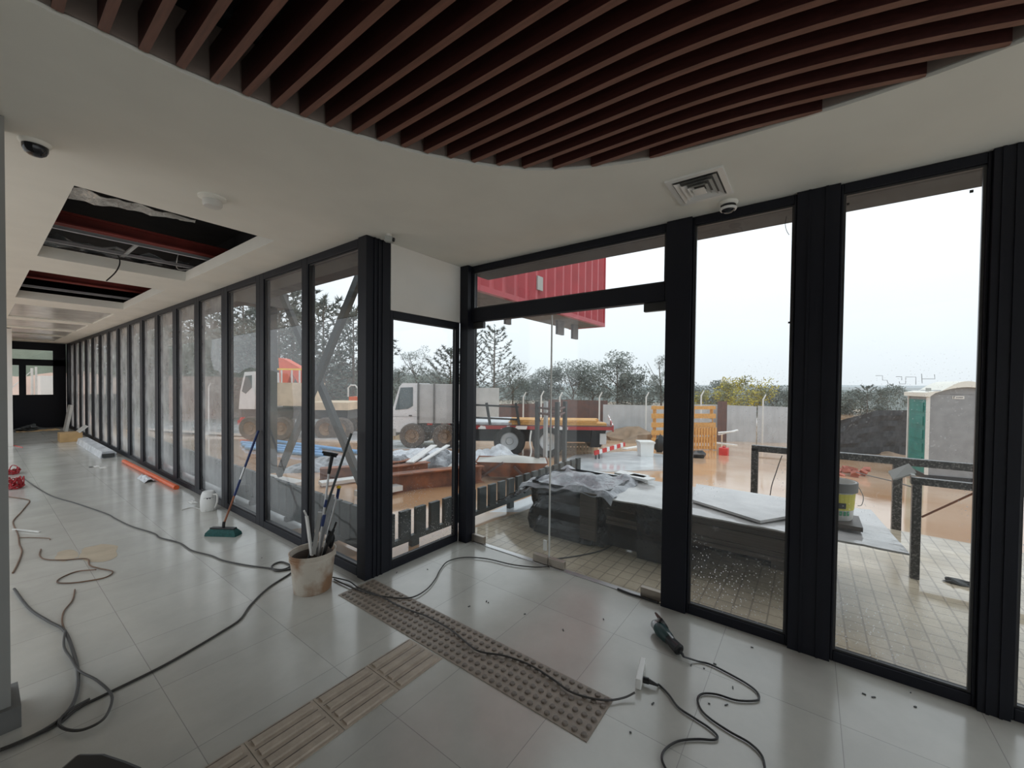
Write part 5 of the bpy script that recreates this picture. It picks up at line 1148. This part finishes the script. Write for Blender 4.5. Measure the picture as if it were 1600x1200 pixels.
# debris field: beams, pipes, sheets
def gbar(name, a, b_, w_, h_, mt, lab, cat, lift=0.0, round_=False):
    p, q = gnd(*a), gnd(*b_); zz = h_/2 + lift; p = p + UP*(zz + .0); q = q + UP*(zz + .0); mb = MB()
    if round_: mb.cyl(p, q, w_/2, 12)
    else: mb.bar(p, q, w_, h_)
    return tag(mb.build(name, mt, smooth=round_), lab, cat)
for k, (a, b_) in enumerate((((378, 694), (500, 706)), ((380, 698), (515, 712)), ((385, 702), (520, 717)), ((430, 692), (560, 710)))):
    gbar('blue_pipe', a, b_, .13, .13, 'bluepipe', ['light blue pipe, farthest of the bundle on mud', 'light blue pipe, second of the bundle on mud', 'light blue pipe, nearest of the bundle on mud', 'light blue pipe lying apart beyond the bundle'][k], 'pipe', round_=True)
for k, (a, b_) in enumerate((((318, 664), (368, 652)), ((318, 672), (372, 658)), ((318, 681), (376, 667)))):
    gbar('pale_plank', a, b_, .35, .05, 'offwhite', ['pale plank on the ground in fourth corridor pane, farthest', 'pale plank on the ground in fourth corridor pane, middle', 'pale plank on the ground in fourth corridor pane, nearest'][k], 'plank')
def beamI(a, b_, w_, h_, lab, mt='rust', lift=0):
    p, q = gnd(*a) + UP*(h_/2 + lift), gnd(*b_) + UP*(h_/2 + lift); mb = MB()
    mb.bar(p + UP*h_/2, q + UP*h_/2, w_, .02); mb.bar(p - UP*h_/2, q - UP*h_/2, w_, .02); mb.bar(p, q, .02, h_); return tag(mb.build('rusty_girder', mt), lab, 'girder')
beamI((598, 772), (752, 752), .22, .30, 'big rusty steel beam lying nearest the low fence in corner window')
beamI((575, 752), (668, 738), .2, .22, 'rusty steel beam lying just behind the nearest one')
beamI((585, 741), (655, 730), .2, .2, 'orange-brown steel beam farther back in corner window')
beamI((500, 748), (585, 742), .2, .2, 'rusty steel beam seen in the first corridor pane')
beamI((735, 745), (800, 740), .2, .16, 'rusty beam seen beside the glass door edge')
gbar('white_board', (560, 783), (622, 770), .25, .08, 'white', 'white board at left end of the nearest rusty beam', 'board', .06)
gbar('white_board', (500, 760), (575, 750), .22, .06, 'white', 'white board lying in front of braces in the first pane', 'board', .02)
gbar('white_board', (410, 748), (470, 760), .22, .06, 'offwhite', 'pale board on the mud in second corridor pane', 'board', .02)
def gsheet(px, py, sx_, sy_, h_, mt, lab, seed, name='plastic_sheet', cat='plastic sheet'):
    p = gnd(px, py); mb = MB()
    mb.grid(lambda u, v: p + RT*(u-.5)*sx_ + FW*(v-.5)*sy_ + UP*(-.015 + h_*max(0, math.sin(math.pi*u)*math.sin(math.pi*v))**.5*(.75 + .8*noise.noise(Vector((u*5+seed, v*5, seed))) + .3*noise.noise(Vector((u*14+seed, v*14, seed))))), 26, 22, .005)
    return tag(mb.build(name, mt), lab, cat)
gsheet(625, 732, 1.2, .9, .32, 'plasticg', 'dark crumpled plastic sheet left in corner window behind beams', 1)
gsheet(690, 727, 1.5, 1.2, .34, 'plasticg', 'grey plastic tarp heap at right in corner window', 3)
gsheet(660, 715, 2.0, 1.3, .28, 'plasticw', 'shiny white and grey plastic sheets under the white truck', 7)
gsheet(765, 718, 1.7, 1.0, .34, 'plasticw', 'shiny pale tarp in front of the flatbed wheel', 11)
gsheet(745, 735, 1.4, .7, .22, 'offwhite', 'pale sheet lying in front of shiny tarp by the door', 13)
gsheet(530, 730, 2.2, 1.5, .25, 'plasticg', 'grey sheets on the ground behind crossing braces', 17)
mb = MB(); p, q = gnd(640, 742) + UP*.25, gnd(678, 722) + UP*.42; mb.bar(p, q, .16, .03); tag(mb.build('white_board', 'white'), 'white strip propped among the plastic in corner window', 'board')
mb = MB(); p, q = gnd(655, 738) + UP*.2, gnd(700, 722) + UP*.42; mb.bar(p, q, .10, .03); tag(mb.build('white_board', 'white'), 'thin white strip beside the propped one in corner window', 'board')
# wheelbarrow tray
w0 = gnd(795, 748); e = empty('wheelbarrow', w0, CAMYAW, label='rusty wheelbarrow tray full of grey cement beyond the low fence', cat='wheelbarrow'); fw_ = (w0, RT, FW)
mb = LB(*fw_); tp = [(-.62, -.3, .38), (.75, -.3, .36), (.75, .35, .36), (-.62, .35, .38)]; bt = [(-.35, -.18, .08), (.35, -.18, .06), (.35, .2, .06), (-.35, .2, .08)]
mb.add(tp + bt, [(0, 4, 5, 1), (1, 5, 6, 2), (2, 6, 7, 3), (3, 7, 4, 0), (4, 7, 6, 5)]); mb.fin().build('tray', 'rust', e)
mb = LB(*fw_); mb.grid(lambda u, v: Vector((-.6 + 1.32*u, -.28 + .6*v, .36 + .09*math.sin(math.pi*u)*math.sin(math.pi*v))), 12, 8); mb.fin().build('cement_load', 'conc', e, smooth=True)
mb = LB(*fw_); mb.bar((-.55, -.2, .05), (-.1, -.35, .38), .04, .04); mb.bar((.1, -.3, .3), (.42, -.38, -.0), .04, .04); mb.fin().build('leg', 'rustwall', e)
mb = LB(*fw_); mb.lathe([(.06, 0), (.15, 0), (.17, .03), (.15, .08), (.06, .08)], (.55, 0, .15), 18, axis=(0, 1, 0)); mb.fin().build('wheel', 'tyre', e)

# pallets, bin, barrier
def pallet_frame(o_, X, w_, h_, n_, vert=True):
    mb = MB()
    for i in range(n_): mb.obox(o_ + X*(w_*(i+.5)/n_) + UP*h_/2, w_/n_*.62, .02, h_, X, (-X.y, X.x, 0))
    for z in (.08, .5, .92): mb.obox(o_ + X*w_/2 + UP*h_*z + Vector((-X.y, X.x, 0))*.04, w_, .05, .09, X, (-X.y, X.x, 0))
    return mb
D = 14.2; p = dep(1078, 600, D); p.z = gz(p.x, p.y); s_ = D/CF
mb = pallet_frame(p, RT, 44*s_, dep(1100, 668, D).z - p.z, 10)
e = tag(mb.build('wooden_pallet', 'wood'), 'orange wooden pallet standing upright right of third pillar', 'pallet')
e = empty('timber_rack', dep(1022, 640, 14.6) - UP*0, label='orange timber rack of stacked boards behind upright pallet', cat='timber rack')
p2 = dep(1020, 600, 14.6); gz2 = gz(p2.x, p2.y); mb = MB()
for pa in (1023, 1052, 1083, 1112): q_ = dep(pa, 634, 14.6); mb.box(q_.x - .05, q_.x + .05, q_.y - .05, q_.y + .05, gz2 - .02, q_.z)
mb.build('upright', 'wood', e)
for zz in (637, 650, 664, 676, 688):
    a_, b2 = dep(1018, zz, 14.5), dep(1118, zz, 14.5); mb = MB(); mb.bar(a_, b2, .06, .17 if zz > 640 else .12); mb.build('cross_board', 'wood', e)
mb = MB(); a_, b2 = dep(1050, 657, 14.55), dep(1112, 657, 14.55); mb.bar(a_, b2, .05, .12); mb.build('metal_strip', 'galv', e)
p = gnd(1008, 714); e = empty('white_bin', p, CAMYAW, label='square white bin standing on the mud left of third pillar', cat='bin')
h_ = dep(1008, 690, p.dot(Vector(ROWS[2])) - EYE*ROWS[2][2]).z - p.z
mb = LB(p, RT, FW); mb.add([(-.17, -.17, 0), (.17, -.17, 0), (.17, .17, 0), (-.17, .17, 0), (-.2, -.2, h_), (.2, -.2, h_), (.2, .2, h_), (-.2, .2, h_)], [(0,3,2,1),(4,5,6,7),(0,1,5,4),(1,2,6,5),(2,3,7,6),(3,0,4,7)]); mb.fin().build('body', 'white', e)
mb = LB(p, RT, FW); mb.box(-.22, .22, -.22, .22, h_ - .03, h_ + .02); mb.fin().build('rim', 'offwhite', e)
p = gnd(1030, 706); mb = MB(); mb.blob((p.x, p.y, p.z + .25), .16, .16, .32, .25, 3, 12, 4, flat=-.26); tag(mb.build('dark_sack', 'blackp', smooth=True), 'dark sack standing beside the white bin', 'sack')
p = gnd(1088, 714); mb = MB(); mb.blob((p.x, p.y, p.z + .04), .3, .25, .13, .3, 3, 12, 6, flat=-.05); tag(mb.build('black_bag', 'blackp', smooth=True), 'flat black bag lying before the upright orange pallet', 'bag')
p = gnd(1131, 711); mb = MB(); mb.box(p.x - .13, p.x + .13, p.y - .13, p.y + .13, p.z - .01, p.z + .24); mb.cyl(p + UP*.24, p + UP*.29, .05); tag(mb.build('red_jerrycan', 'redp', bevel=.02), 'red jerrycan right of the upright orange pallet', 'jerrycan')
mb = MB(); mb.bar(dep(1122, 679, 14), dep(1153, 672, 13.8), .2, .03); mb.bar(dep(1122, 676, 14), dep(1148, 674, 13.8), .2, .03); mb.bar(gnd(1128, 692) , dep(1128, 677, 14), .05, .05); tag(mb.build('white_board', 'white'), 'white boards sticking out right of the pallet stack', 'board')
gbar('white_board', (1118, 692), (1150, 696), .2, .03, 'white', 'white board on the ground right of pallet stack', 'board')
gbar('white_board', (975, 702), (1000, 698), .2, .03, 'white', 'white board on ground left of white bin', 'board')
gbar('white_board', (968, 712), (990, 706), .12, .02, 'offwhite', 'pale strip on ground near the red and white barrier', 'board')
D = 11.8; p = dep(872, 600, D); p.z = gz(p.x, p.y); mb = pallet_frame(p, RT, 58*D/CF, dep(890, 694, D).z - p.z, 11); tag(mb.build('wooden_pallet', 'woodpale'), 'pale wooden pallet on edge beneath rear of the flatbed', 'pallet')
e = empty('striped_barrier', gnd(945, 722), label='red and white striped barrier plank on short legs', cat='barrier')
a_, b2 = dep(929, 708, 10.6), dep(976, 694, 11.4); mb = MB(); mb.bar(a_, b2, .04, .11); mb.build('plank', 'redp', e)
mb = MB(); dd = (b2 - a_)
for t in (.18, .42, .66, .88): mb.bar(a_ + dd*(t-.045) - FW*.003, a_ + dd*(t+.045) - FW*.003, .044, .114)
mb.build('white_stripe', 'white', e)
for t in (.04, .14):
    q_ = a_ + dd*t; mb = MB(); mb.bar((q_.x, q_.y, gz(q_.x, q_.y) - .01), q_ - UP*.05, .035, .03); mb.build('leg', 'steel', e)

# beyond the corridor end: two pale poles and a white van roof
mb = MB(); mb.cyl((1.33, 24, -.9), (1.33, 24, 2.0), .035); mb.cyl((1.43, 24, -.9), (1.43, 24, 2.05), .03); mb.bar((.6, 24, .9), (1.33, 24, 1.9), .03, .03); tag(mb.build('pole_stand', 'offwhite'), 'pale pole frame outside the corridor end glazing', 'pole frame')
mb = MB(); mb.box(1.6, 2.3, 25, 27, -.9, 1.72); tag(mb.build('white_block', 'white'), 'white block outside the corridor end glazing', 'block')

# ------------------------------------------------------------------ light
w = bpy.data.worlds.new('overcast_sky'); SC.world = w; w.use_nodes = True; nt = w.node_tree; N = nt.nodes; L = nt.links; N.clear()
out = N.new('ShaderNodeOutputWorld'); bg = N.new('ShaderNodeBackground'); L.new(bg.outputs[0], out.inputs[0])
tc = N.new('ShaderNodeTexCoord'); sp = N.new('ShaderNodeSeparateXYZ'); L.new(tc.outputs['Generated'], sp.inputs[0])
cr = N.new('ShaderNodeValToRGB'); mr = N.new('ShaderNodeMapRange'); L.new(sp.outputs[2], mr.inputs[0]); mr.inputs[1].default_value = -.3; mr.inputs[2].default_value = .7
L.new(mr.outputs[0], cr.inputs[0]); E_ = cr.color_ramp.elements
E_[0].position = .0; E_[0].color = (.62, .62, .60, 1); E_[1].position = 1; E_[1].color = (.86, .92, .97, 1)
k = E_.new(.30); k.color = (.60, .645, .68, 1); k = E_.new(.55); k.color = (.78, .84, .89, 1)
L.new(cr.outputs[0], bg.inputs[0]); bg.inputs[1].default_value = .92
def area(name, loc, rot, sx_, sy_, power, col):
    l = bpy.data.lights.new(name, 'AREA'); l.shape = 'RECTANGLE'; l.size = sx_; l.size_y = sy_; l.energy = power; l.color = col
    o = bpy.data.objects.new(name, l); COL.objects.link(o); o.location = loc; o.rotation_euler = rot; return o
SC.view_settings.view_transform = 'Standard'; SC.view_settings.look = 'None'; SC.view_settings.gamma = 1; SC.view_settings.use_curve_mapping = False
SC.view_settings.exposure = 0.72
SC.cycles.max_bounces = 10; SC.cycles.transparent_max_bounces = 24; SC.cycles.diffuse_bounces = 5; SC.cycles.sample_clamp_indirect = 6; SC.cycles.caustics_reflective = False; SC.cycles.caustics_refractive = False
